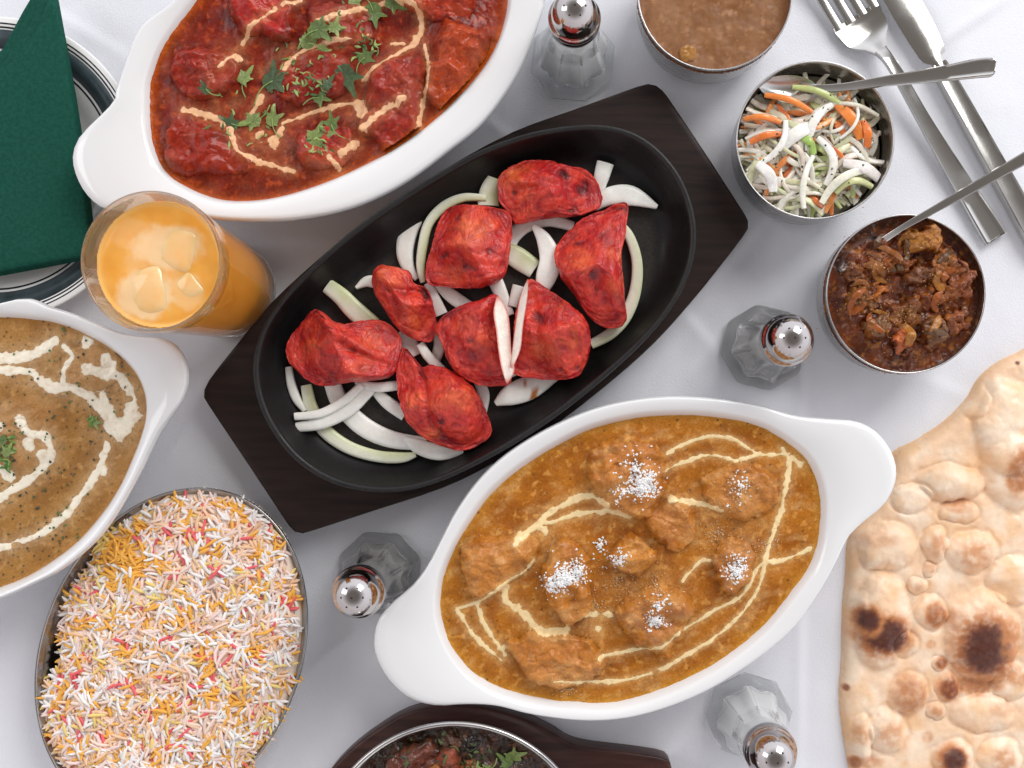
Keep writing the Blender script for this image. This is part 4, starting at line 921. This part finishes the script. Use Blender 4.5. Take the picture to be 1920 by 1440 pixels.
V = []; F = []
sec = [(-.9, 20, 6, 0.2), (-.75, 28, 26, .9), (-.5, 30, 31, 1), (0, 31, 31, 1), (.08, 31, 30, 1), (.15, 29, 28, 1), (.20, 27, 26, 1), (.225, 23, 23, 1.1), (.245, 14, 14, 1.6), (.27, 12, 13, 2)]
prs = []
for t, wl, wr_, tk in sec:
    c0 = np.array(along(t, .0042)); prs.append([c0+s_*wr_*w1*u+np.array([0, 0, v*tk*.0007]) for u, v in ((1, 0), (.6, 1), (0, 1.2))]+[c0+s_*wl*w1*u+np.array([0, 0, v*tk*.0007]) for u, v in ((-.5, 1.0), (-1, 0), (-.5, -1.0))]+[c0+np.array([0, 0, -1.2*tk*.0007]), c0+s_*wr_*w1*.6+np.array([0, 0, -.0007*tk])])
V, F = loft([np.array(p) for p in prs]); mesh_obj('blade', V, F, M_cutlery, knife, sharp=35)
V, F, _ = strip([along(.255, .0042), along(.29, .0042), along(.5, .0042), along(.9, .0042), along(1.0, .0042), along(1.12, .0042)], [13*w1, 16*w1, 18*w1, 20*w1, 21*w1, 20*w1], [.0022, .0028, .0030, .0032, .0032, .0028], PANEL, 6)
mesh_obj('handle', V, F, M_cutlery, knife, sharp=45)

# ------------------------------------------------------------------ salt and pepper shakers
def shaker(cx, cy, rot, fill, fillmat, lab, flab, gl=M_glass, ft=None):
    c = np.array(P(cx, cy, 0)[:2]); root = thing('glass_shaker', lab, 'shaker', 'small octagonal glass shakers with steel caps')
    N = 64; th = np.arange(N)*2*math.pi/N
    def rr(r, o, sc=0):              # o: how octagonal; sc: scallop between the eight corners
        a = (th-rot) % (math.pi/4)-math.pi/8
        oc = math.cos(math.pi/8)/np.cos(a)
        return r*((1-o)+o*oc)*(1-sc*np.cos(a*8)*.5-sc*.5)
    prof = [(.014, .0012, 1, 0), (.0215, .0006, 1, 0), (.0235, .0004, 1, 0), (.0245, .0014, 1, 0), (.0246, .0030, 1, 0), (.0238, .0044, 1, 0), (.0222, .0062, 1, .05), (.0212, .010, 1, .10), (.0196, .017, 1, .12), (.0176, .026, 1, .12),
            (.0156, .035, 1, .10), (.0138, .044, .9, .06), (.0125, .051, .6, .02), (.0118, .055, .2, 0), (.0116, .060, 0, 0), (.0116, .068, 0, 0),
            (.0098, .068, 0, 0), (.0098, .056, 0, 0), (.0106, .050, .2, 0), (.0118, .044, .5, 0), (.0130, .034, .8, .06), (.0147, .025, .9, .08), (.0164, .016, .9, .08), (.0174, .010, .9, .05), (.0165, .0075, .9, 0), (.012, .0068, .6, 0)]
    V, F = loft([ring(c, th, rr(r, o, s), z) for r, z, o, s in prof]); mesh_obj('glass_body', V, F, gl, root, sharp=28)
    capp = [(.0119, .0605), (.0128, .0605), (.0132, .0615), (.0132, .064), (.0128, .0648), (.0132, .0656), (.0133, .068), (.0127, .0695), (.0119, .0702), (.0117, .0715), (.0116, .0735), (.0111, .0765), (.0101, .0793), (.0086, .0817), (.0065, .0837), (.004, .0850), (.0015, .0855)]
    V, F = lathe(c, [(.0100, .0607)]+capp, 48, cap0=False); mesh_obj('cap', V, F, M_chrome, root, sharp=60)
    hp = []
    for i in range(7):
        a = i*1.047; q = 0 if i == 6 else .0052
        x, y = c[0]+q*math.cos(a), c[1]+q*math.sin(a); z0 = .08555 if i == 6 else .0844
        hp.append(lathe((x, y), [(.00055, z0-.0006), (.00055, z0+.0001), (.0002, z0+.00015)], 8))
    V, F, _ = join(hp); o = mesh_obj('pour_hole', V, F, M_hole, root)
    if fill:
        pr = [(.011, .0071), (.0162, .0079), (.0171, .0105), (.0161, .0165), (.0144, .0255), (.0127, .0345), (.0114, .0445), (.0102, .0505)]
        q = [p for p in pr if p[1] <= fill]; q = q+[(q[-1][0]-.0004, q[-1][1]+.001), (.004, q[-1][1]+.002)]
        tt = [ring(c, th, rr(r*1.02, .9, .06), z) for r, z in q]
        if ft:
            for rg in tt[-2:]: rg[:, 2] += (rg[:, 0]-c[0])*ft[0]+(rg[:, 1]-c[1])*ft[1]
        V, F = loft(tt); o = mesh_obj('salt_filling', V, F, fillmat); tag(o, flab, 'salt', 'seasoning inside the glass shakers')
shaker(1074, 114, .3, .045, M_salt, 'full glass salt shaker at the top beside the red curry dish', 'white salt in the shaker at the top')
shaker(1430, 652, .15, .011, M_pepper, 'nearly empty glass shaker between the sizzler and the aubergine bowl', 'thin grey layer in the shaker by the aubergine bowl', M_glass_g, (.1, .1))
shaker(713, 1073, .35, .0175, M_pepper, 'greyish glass shaker below the sizzler board, cap toward lower left', 'grey powder in the shaker below the sizzler board', M_glass_g, (.35, .2))
shaker(1402, 1340, .1, .045, M_salt, 'full glass salt shaker at the bottom under the korma dish', 'white salt in the shaker at the bottom')

# ------------------------------------------------------------------ glass of juice
gc = P(283, 490, .120)[:2]; GR = 134*SP*K(.120)
prof = [(.012, .0012), (.0235, .0006), (.0258, .0010), (.0268, .0035), (.0274, .012), (.0284, .035), (.0296, .065), (.0308, .095), (GR-.0001, .1175), (GR-.0002, .1193), (GR-.0009, .120), (GR-.0017, .1194), (GR-.0020, .1175),
        (.0288, .095), (.0276, .065), (.0264, .035), (.0254, .014), (.0245, .0095), (.021, .008), (.010, .0076)]
V, F = lathe(gc, prof, 96); o = mesh_obj('tumbler', V, F, M_tumbler, sharp=None)
tag(o, 'tall clear glass tumbler of orange juice left of the sizzler', 'glass')
jz = .108
V, F = lathe(gc, [(.010, .0078), (.0212, .0078), (.0248, .0093), (.0257, .0141), (.0267, .035), (.0279, .065), (.0291, .095), (.0296, jz-.0002), (.0294, jz+.0004), (.0282, jz), (.02, jz-.0001), (.008, jz-.0001)], 96)
o = mesh_obj('orange_juice', V, F, M_juice, sharp=None); tag(o, 'cloudy orange juice filling the glass tumbler', 'juice')
jo = o; M_juicev = vmat('juice_surface', nscale=60, namt=.04, bump=.1, bscale=60, bdist=.001, rough=.1, sss=.3, sssr=.008, coat=.2)
jpx = (gc[0]/(SP*K(jz))+NX, -gc[1]/(SP*K(jz))+NY); JR = .0295/(SP*K(jz))
X, Y = np.meshgrid(np.arange(jpx[0]-JR, jpx[0]+JR, 2.0), np.arange(jpx[1]-JR, jpx[1]+JR, 2.0)); dj = np.hypot(X-jpx[0], Y-jpx[1])
jc = np.ones(X.shape+(3,))*np.array((.86, .35, .04)); jc = mixc(jc, (.90, .44, .09), sstep(-.7, .9, fbm(X+20*fbm(X, Y, 60, 4, 2), Y, 55, 3, 3)))
for (ix, iy, a, b, am) in [(272, 556, 52, 46, 1), (318, 462, 66, 42, .9), (290, 500, 60, 60, .35), (352, 548, 32, 34, .5), (250, 440, 40, 30, .3)]:
    rr_ = np.sqrt(((X-ix)/a)**2+((Y-iy)/b)**2)+.3*fbm(X, Y, 30, 6, 3); jc = mixc(jc, (.94, .66, .38), sstep(1.15, .75, rr_)*am*.8)
jc = mixc(jc, (.93, .55, .18), sstep(JR-14, JR-2, dj)*.6)
grid_patch('juice_surface', X, Y, jz+.0003+.0003*fbm(X, Y, 40, 5, 2)+.0008*sstep(JR-9, JR, dj), dj < JR, jz, M_juicev, jo, jc)
def ice(px, py, w, d, h, rot, zc, lab):
    c = P(px, py, zc); V = []; F = []; n = 10; e = .5
    for i in range(n+1):
        ph = -math.pi/2+math.pi*i/n
        for j in range(20):
            t = 6.2832*j/20
            f = lambda x: math.copysign(abs(x)**e, x)
            x = f(math.cos(ph))*f(math.cos(t))*w/2*(1+.06*math.sin(3*t+px)); y = f(math.cos(ph))*f(math.sin(t))*d/2*(1+.06*math.cos(2*t)); z = f(math.sin(ph))*h/2
            V.append((c[0]+x*math.cos(rot)-y*math.sin(rot), c[1]+x*math.sin(rot)+y*math.cos(rot), zc+z+.12*x))
    for i in range(n):
        for j in range(20): F.append((i*20+j, i*20+(j+1) % 20, (i+1)*20+(j+1) % 20, (i+1)*20+j))
    o = mesh_obj('ice_cube', V, F, M_ice, sharp=None); tag(o, lab, 'ice', 'ice cubes floating in the juice')
ice(270, 554, .029, .028, .016, .25, jz-.0074, 'large square ice cube in the lower part of the juice')
ice(318, 464, .034, .025, .016, -.3, jz-.0076, 'rounded ice cube at the top centre of the juice')
ice(356, 545, .017, .016, .014, .6, jz-.0064, 'small faint ice cube at the lower right of the juice')

# ------------------------------------------------------------------ plate and napkin
plc = P(-16, 317, .018)[:2]; q = SP*K(.018)
pl = thing('side_plate', 'white side plate with marbled grey rim band under the green napkin', 'plate')
V, F = lathe(plc, [(100*q, .004), (165*q, .0045), (195*q, .009), (215*q, .013), (270*q, .0182), (283*q, .0192), (286*q, .0186), (285*q, .0176), (268*q, .0155), (210*q, .009), (180*q, .002), (150*q, .0)], 160)
mesh_obj('plate_body', V, F, M_plate, pl, sharp=None)
def zpl(rp): return .0130+(rp-215)/(270-215)*(.0182-.0130)+.00015 if rp <= 270 else .0182+(rp-270)/13*.001+.00015
def band(r0, r1, m, nm):
    pr = [(r0*q, zpl(r0)), ((r0+r1)/2*q, zpl((r0+r1)/2)+.00004), (r1*q, zpl(r1))]
    V, F = lathe(plc, [(pr[0][0], pr[0][1]-.0002)]+pr+[(pr[-1][0], pr[-1][1]-.0002)], 160, False, False); mesh_obj(nm, V, F, m, pl, sharp=None)
band(230, 263, M_band, 'rim_band'); band(265.5, 268.5, M_line, 'rim_line'); band(272.5, 275, M_line, 'rim_line'); band(222, 225.5, M_line, 'rim_line')
nap = thing('paper_napkin', 'dark green paper napkin folded to a point on the side plate', 'napkin')
def sheet(poly, z, bulge, seed):
    pw_ = PW(poly, .026); cc = pw_.mean(0); th_, r_ = radial(pw_, cc, 200); rg = []
    for s, zz in [(.99, -.0016), (1.003, -.0011), (1.006, -.0004), (1.0, .0003), (.985, .0009), (.96, .0012)]+[(x, .0012) for x in np.linspace(.85, .05, 14)]:
        R_ = ring(cc, th_, r_*s, z+zz)
        R_[:, 2] += np.array([bulge*(1-s**2)+.0006*mn.noise(Vector((p[0]*25+seed, p[1]*25, 0))) for p in R_]); rg.append(R_)
    V, F = loft(rg, False, True); return V, F
lay = [([(62, -30), (84, -34), (100, -8), (112, 60), (134, 180), (150, 282), (162, 385), (172, 478), (120, 489), (0, 512), (-120, 530), (-120, 250), (-60, 160), (0, 80), (36, 14)], .0205),
       ([(66, -26), (88, -28), (102, -4), (113, 62), (135, 182), (151, 284), (163, 387), (172, 478), (120, 488), (0, 511), (-120, 528), (-120, 300), (-60, 190), (0, 100), (43, 28)], .0222),
       ([(78, -20), (92, -20), (102, 0), (114, 65), (136, 184), (151, 286), (163, 388), (171, 477), (120, 487), (0, 510), (-120, 526), (-120, 320), (-60, 214), (0, 121), (54, 44)], .0240),
       ([(92, -4), (98, -2), (103, 6), (115, 68), (136, 186), (152, 288), (163, 390), (171, 476), (120, 486), (0, 509), (-120, 524), (-120, 340), (-60, 232), (0, 143), (66, 62)], .0258)]
for i, (p, z) in enumerate(lay):
    V, F = sheet(p, z, .0016, i); mesh_obj('napkin_layer', V, F, M_napkin, nap, sharp=60)

# ------------------------------------------------------------------ steel platter and rice
Cx, Cy = 320, 1225; cov = np.array([[257.0**2, -16100], [-16100, 311.0**2]]); ev, em = np.linalg.eigh(cov); Msq = em@np.diag(np.sqrt(ev))@em.T
def ell(f, n=180): t = np.arange(n)*2*math.pi/n; u_ = np.stack([np.cos(t), np.sin(t)]); return (Msq@u_*f).T+np.array([Cx, Cy])
rc = np.array(P(Cx, Cy, .024)[:2]); th, re_ = radial(PW(ell(1), .024), rc, 180); u = SP*K(.024)
V, F = loft([ring(rc, th, a, z) for a, z in [(re_*.4, .0025), (re_-52*u, .0028), (re_-40*u, .0045), (re_-18*u, .017), (re_-13*u, .0205), (re_-9*u, .0220), (re_-7*u, .0226), (re_-5*u, .0238), (re_-2.5*u, .0243), (re_-.6*u, .0238), (re_, .0228), (re_-1*u, .0216), (re_-6*u, .0208),
             (re_-14*u, .016), (re_-38*u, .002), (re_-50*u, .0003), (re_*.4, .0003)]])
o = mesh_obj('steel_platter', V, F, M_steel_dk, sharp=None); tag(o, 'oval steel platter heaped with coloured rice at the lower left', 'platter')
rice = thing('pilau_rice', 'heap of white basmati rice speckled orange, pink and red', 'rice')
rice_poly = smooth_poly([(300, 932), (345, 922), (400, 925), (455, 940), (500, 975), (535, 1025), (555, 1090), (562, 1140), (563, 1200), (554, 1270), (535, 1330), (508, 1385), (470, 1440), (420, 1490), (340, 1520), (230, 1530), (150, 1500), (105, 1440),
                         (80, 1380), (72, 1320), (78, 1285), (98, 1255), (105, 1200), (108, 1150), (120, 1110), (150, 1075), (168, 1040), (175, 1005), (215, 985), (250, 955)], 3)
def ricez(X, Y):
    sd_ = sdist(X, Y, rice_poly); t = np.clip(sd_/90, 0, 1)
    return .0165+.013*np.sqrt(np.clip(1-(1-t)**2, 0, 1))+.0030*fbm(X, Y, 70, 61, 3)*t+.0022*fbm(X, Y, 26, 63, 2)*t, sd_
X, Y = np.meshgrid(np.arange(50, 590, 4.0), np.arange(900, 1475, 4.0)); Zr, sdr = ricez(X, Y)
cR = np.ones(X.shape+(3,))*np.array((.97, .80, .68)); cR = mixc(cR, (.95, .66, .40), sstep(.0, .4, fbm(X, Y, 25, 5, 3)))
gp = grid_patch('rice_bed', X, Y, Zr-.0002, sdr > -3, .028, M_rice, rice, cR)
if gp: gp['kind'] = 'stuff'
RCOL = [(.97, .94, .90), (.97, .76, .70), (.96, .64, .40), (.96, .50, .08), (.88, .14, .16), (.95, .72, .24), (.97, .93, .91), (.96, .75, .62)]
def grain_geo(L, w, bend):
    V = []; n = 7; m = 6
    for t in (-1, -.95, -.7, 0, .7, .95, 1):
        rr_ = w*math.sqrt(max(.12, 1-abs(t)**4)); x = t*L; y = bend*L*(t*t-.4)
        for j in range(m):
            a = 6.2832*j/m; V.append((x, y+rr_*math.cos(a), rr_*.85*math.sin(a)))
    F = [(i*m+j, i*m+(j+1) % m, (i+1)*m+(j+1) % m, (i+1)*m+j) for i in range(n-1) for j in range(m)]
    F += [tuple(range(m-1, -1, -1)), tuple((n-1)*m+j for j in range(m))]
    return np.array(V), F
variants = [grain_geo(L*SP, w*SP, b) for L, w, b in ((16, 3.5, .05), (18, 3.3, .24), (14, 3.7, -.12), (20, 3.2, .36), (10, 3.6, .02))]
gm = {}
from mathutils import Euler, Matrix
rg = random.Random(3)
bulkV = []; bulkC = []; bulkF = []; nv = 0; count = 0; tops = []
cand = []
while len(cand) < 6000:
    px = rg.uniform(60, 575); py = rg.uniform(915, 1465); cand.append((px, py))
cx_ = np.array([c[0] for c in cand]); cy_ = np.array([c[1] for c in cand]); zz_, ss_ = ricez(cx_, cy_)
n1 = fbm(cx_, cy_, 46, 71, 2)*1.3; n2 = fbm(cx_, cy_, 34, 83, 2)*1.3; n4 = fbm(cx_, cy_, 60, 91, 2); n3 = fbm(cx_, cy_, 48, 87, 2)
for i, (px, py) in enumerate(cand):
    if ss_[i] < (6+7*rg.random() if px > 230 or py < 1000 else -3+6*rg.random()): continue
    d = math.hypot((px-232)/1.0, (py-1050)/1.2)
    rn = rg.random()
    if d < 42 and rn < .85: ci = 3
    elif math.hypot(px-200, py-1010) < 28 and rn < .7: ci = 5
    elif rn < .02+.26*max(0, n2[i]-.10): ci = 4
    elif rn < .08+1.2*max(0, n1[i]-.05): ci = 3
    elif n4[i] > .16 and rn > .45: ci = 6
    elif n4[i] < -.14 and rn > .40: ci = (1, 7, 2)[int(rn*1000) % 3]
    elif rn < .17+.5*max(0, n1[i]): ci = 5
    elif rn < .36: ci = 2
    elif rn < .50: ci = 1
    elif rn < .64: ci = 7
    elif rn < .80: ci = 6
    else: ci = 0
    vi = rg.randrange(len(variants)); top = rg.random(); z = zz_[i]-.0008+.0021*top
    e = Euler((rg.uniform(0, 6.28), rg.gauss(0, .13), 0)); mt = Matrix.Rotation(n3[i]*9+rg.gauss(0, .75), 4, 'Z')@e.to_matrix().to_4x4()
    loc = P(px, py, .028); tops.append((z-zz_[i], px, py, vi, ci, mt, (loc[0], loc[1], z)))
vis = [t for t in tops if 20 < t[1] < 575 and t[2] < 1430]; vis.sort(key=lambda t: -t[0]); parts_ = set(id(t) for t in vis[:300])
for t in tops:
    _, px, py, vi, ci, mt, loc = t
    v0, f0 = variants[vi]
    if id(t) in parts_:
        if (vi, ci) not in gm:
            o = mesh_obj('rice_grain', v0, f0, M_rice, rice, np.ones((len(v0), 3))*np.array(RCOL[ci]), sharp=None); gm[(vi, ci)] = o.data
        else:
            o = bpy.data.objects.new('rice_grain', gm[(vi, ci)]); COL.objects.link(o); o.parent = rice
        o.matrix_local = Matrix.Translation(loc)@mt
    else:
        R3 = np.array(mt.to_3x3()); vv = v0@R3.T+np.array(loc); b = nv
        jit = 1+rg.uniform(-.07, .04)
        bulkV.append(vv); bulkC.append(np.ones((len(v0), 3))*np.array(RCOL[ci])*jit); bulkF += [tuple(k_+b for k_ in f) for f in f0]; nv += len(v0)
o = mesh_obj('rice_grains', np.concatenate(bulkV), bulkF, M_rice, rice, np.concatenate(bulkC), sharp=None); o['kind'] = 'stuff'

# ------------------------------------------------------------------ naan bread
naan_poly = smooth_poly([(1990, 650), (1920, 664), (1885, 681), (1852, 708), (1826, 748), (1790, 788), (1742, 824), (1692, 852), (1672, 895), (1645, 955), (1604, 1005), (1598, 1080), (1592, 1160), (1590, 1240), (1585, 1300), (1590, 1360), (1602, 1440), (1630, 1530),
                         (1700, 1620), (1850, 1660), (2050, 1600), (2150, 1400), (2200, 1100), (2150, 800)], 4)
X, Y = np.meshgrid(np.arange(1570, 2000, 2.2), np.arange(640, 1500, 2.2)); sdn = sdist(X, Y, naan_poly)
wx = X+10*fbm(X, Y, 45, 31, 3); wy = Y+10*fbm(X, Y, 45, 32, 3)
t = np.clip((sdn+1)/26, 0, 1); Zn = -.0016+.0016*sstep(-5, -1, sdn)+.0070*np.sqrt(np.clip(1-(1-t)**2, 0, 1))
Zn = Zn+t*(.0016*fbm(X, Y, 90, 33, 3)+.0012*np.clip(.75-cells(wx, wy, 62, 3), 0, 1)+.0004*np.clip(.7-cells(wx, wy, 24, 8), 0, 1)*sstep(-.3, .3, fbm(X, Y, 80, 38, 2))+.00015*fbm(X, Y, 12, 35, 2))
blis = [(1655, 1165, 56, 92, .0085), (1845, 1195, 70, 88, .010), (1706, 1303, 36, 40, .006), (1825, 1035, 46, 40, .006), (1757, 1020, 24, 34, .0045), (1752, 1150, 30, 32, .0045), (1668, 1372, 36, 44, .0055), (1665, 1025, 58, 46, .006),
        (1785, 905, 66, 34, .0055), (1890, 800, 60, 90, .007), (1780, 1290, 22, 27, .0045), (1905, 885, 60, 70, .006), (1712, 935, 40, 26, .003), (1790, 1425, 38, 36, .006), (1880, 1425, 40, 38, .004), (1757, 1333, 17, 17, .003), (1747, 1067, 14, 14, .002),
        (1725, 1100, 18, 18, .003), (1768, 1246, 15, 13, .0025), (1620, 1390, 20, 50, .0035), (1830, 745, 26, 40, .003), (1845, 1340, 60, 36, .005), (1905, 1090, 50, 44, .005), (1800, 960, 36, 20, .003), (1700, 1210, 22, 26, .002), (1900, 1280, 36, 36, .003)]
for (bx, by, a, b, h) in blis:
    rr_ = np.sqrt(((wx-bx)/a)**2+((wy-by)/b)**2); Zn = Zn+h*np.clip(1-rr_**2.2, 0, 1)**.7*t-.0008*np.exp(-((rr_-1.08)/.12)**2)*t
nc = np.ones(X.shape+(3,))*np.array((.88, .61, .40)); nc = mixc(nc, (.93, .75, .57), sstep(-.3, .4, fbm(X, Y, 60, 41, 4))); nc = mixc(nc, (.86, .53, .28), sstep(.02, .45, fbm(X, Y, 60, 43, 3))*.7)
nc = mixc(nc, (.72, .42, .2), np.exp(-np.clip(sdn, 0, 99)/6.0)*.5)
rag = .15*fbm(X, Y, 34, 44, 3)+.03*fbm(X, Y, 6, 45, 2)
spots = [(1655, 1190, 52, 40, 1), (1626, 1160, 24, 28, 1), (1845, 1213, 56, 64, 1), (1893, 1200, 26, 40, .5), (1835, 1285, 40, 18, .62), (1780, 1291, 19, 23, .9), (1768, 1245, 12, 10, .8), (1707, 1303, 30, 35, .58), (1755, 1153, 20, 23, .68), (1827, 1040, 32, 27, .5),
         (1760, 1023, 15, 22, .5), (1667, 1374, 24, 24, .45), (1787, 1423, 26, 25, .95), (1882, 1425, 21, 22, .5), (1757, 1333, 12, 12, .5), (1747, 1067, 9, 8, .5), (1591, 1293, 6, 7, .8), (1617, 1378, 16, 17, .42), (1634, 1432, 22, 14, .5),
         (1910, 1268, 22, 18, .55), (1908, 884, 24, 42, .62), (1800, 948, 26, 13, .5), (1725, 1100, 9, 10, .42), (1640, 1012, 36, 14, .3), (1913, 680, 5, 4, 1), (1793, 1160, 14, 22, .35), (1748, 1210, 9, 8, .45), (1608, 1435, 9, 12, .7), (1742, 1385, 10, 12, .4), (1880, 1330, 26, 12, .3)]
for (bx, by, a, b, s) in spots:
    rr_ = np.sqrt(((X-bx)/a)**2+((Y-by)/b)**2)+rag*(1.2 if a > 20 else .6)
    w = sstep(1.45, .6 if s < .6 else .85, rr_)*np.clip(.85+1.3*fbm(X, Y, 16, 47, 4), .2, 1); nc = mixc(nc, (.60, .24, .08), w*min(1, s*1.45))
    if s > .55: nc = mixc(nc, (.24, .065, .025), sstep(1.12, .62, rr_)*min(1, (s-.42)*2.2)*np.clip(.9+.8*fbm(X, Y, 9, 48, 3), .4, 1))
    if s > .9: nc = mixc(nc, (.065, .018, .014), sstep(.92, .45, rr_)*.85)
o = grid_patch('naan', X, Y, Zn, sdn > -8, .010, M_naan, None, nc)
tag(o, 'large blistered naan bread with scorched brown spots at the right', 'bread')

# ------------------------------------------------------------------ balti dish at the bottom
bb = [(600, 1560), (590, 1500), (612, 1455), (650, 1412), (700, 1373), (760, 1338), (828, 1323), (900, 1325), (975, 1345), (1032, 1371), (1064, 1391), (1105, 1402), (1180, 1411), (1238, 1420), (1254, 1428), (1260, 1445), (1255, 1500), (1180, 1540), (1140, 1600), (1120, 1700), (1000, 1850), (850, 1890), (700, 1850), (620, 1740)]
V, F = slab_outline('x', bb, .016, 0, M_wood2, 5, 4, (900, 1580))
o = mesh_obj('handled_board', V, F, M_wood2, sharp=50); tag(o, 'dark reddish wooden board with a handle at the bottom edge', 'board')
bz = .052; bc = P(853, 1614, bz)[:2]; R = 260*SP*K(bz)
V, F = lathe(bc, [(R*.3, .0185), (R*.6, .019), (R*.82, .028), (R*.92, .040), (R-11*SP, .0495), (R-8*SP, .0512), (R-4*SP, .0522), (R-1*SP, .0515), (R, .050), (R-2*SP, .0485), (R*.95, .042), (R*.84, .026), (R*.62, .0168), (R*.3, .0165)], 128)
o = mesh_obj('balti_dish', V, F, M_steel, sharp=None); tag(o, 'round steel balti dish on the handled board at the bottom edge', 'bowl')
bal = thing('balti_curry', 'dark balti curry with char and green coriander at the bottom', 'curry')
bzz = .042; bpx = (bc[0]/(SP*K(bzz))+NX, -bc[1]/(SP*K(bzz))+NY); Rb = R*.925/(SP*K(bzz))
def blump(X, Y): return .003*fbm(X, Y, 26, 177, 4)+.0045*(1-cells(X, Y, 44, 9))-.002
h_bal = curry(bal, circ(bpx[0], bpx[1], Rb, 48), bzz, [(.055, .024, .014), (.028, .018, .012), (.14, .045, .018)], (M_sauce_d, M_cream),
              [([(735, 1415), (780, 1392), (830, 1400), (820, 1440), (760, 1455), (725, 1440)], .009, (.16, .035, .018)), ([(820, 1400), (850, 1390), (860, 1430), (830, 1445)], .011, (.34, .07, .03)),
               ([(870, 1432), (892, 1420), (896, 1455), (874, 1460)], .009, (.42, .13, .03)), ([(830, 1375), (865, 1380), (870, 1400), (835, 1398)], .007, (.10, .05, .03)), ([(808, 1432), (828, 1425), (822, 1460), (800, 1460)], .011, (.5, .18, .04)),
               ([(870, 1380), (905, 1380), (900, 1400), (872, 1402)], .006, (.012, .010, .012))], [], seed=600, lump=blump, margin=4, res=1.8, chunkname='meat_piece', rough_e=14, rough_h=.003)
herb(bal, h_bal, .045, [(962, 1424, 26, 20, 2, 0), (952, 1434, 20, 140, 0, 0), (915, 1446, 17, 200, 2, 1), (895, 1440, 14, 80, 2, 0)])
herb_bits(bal, h_bal, .044, [(900, 1430, 40), (760, 1430, 50), (840, 1420, 60)], 50, cols=((.04, .06, .02), (.08, .12, .03), (.03, .035, .02)), size=(4, 12))

scn.render.resolution_x = 1024; scn.render.resolution_y = 768
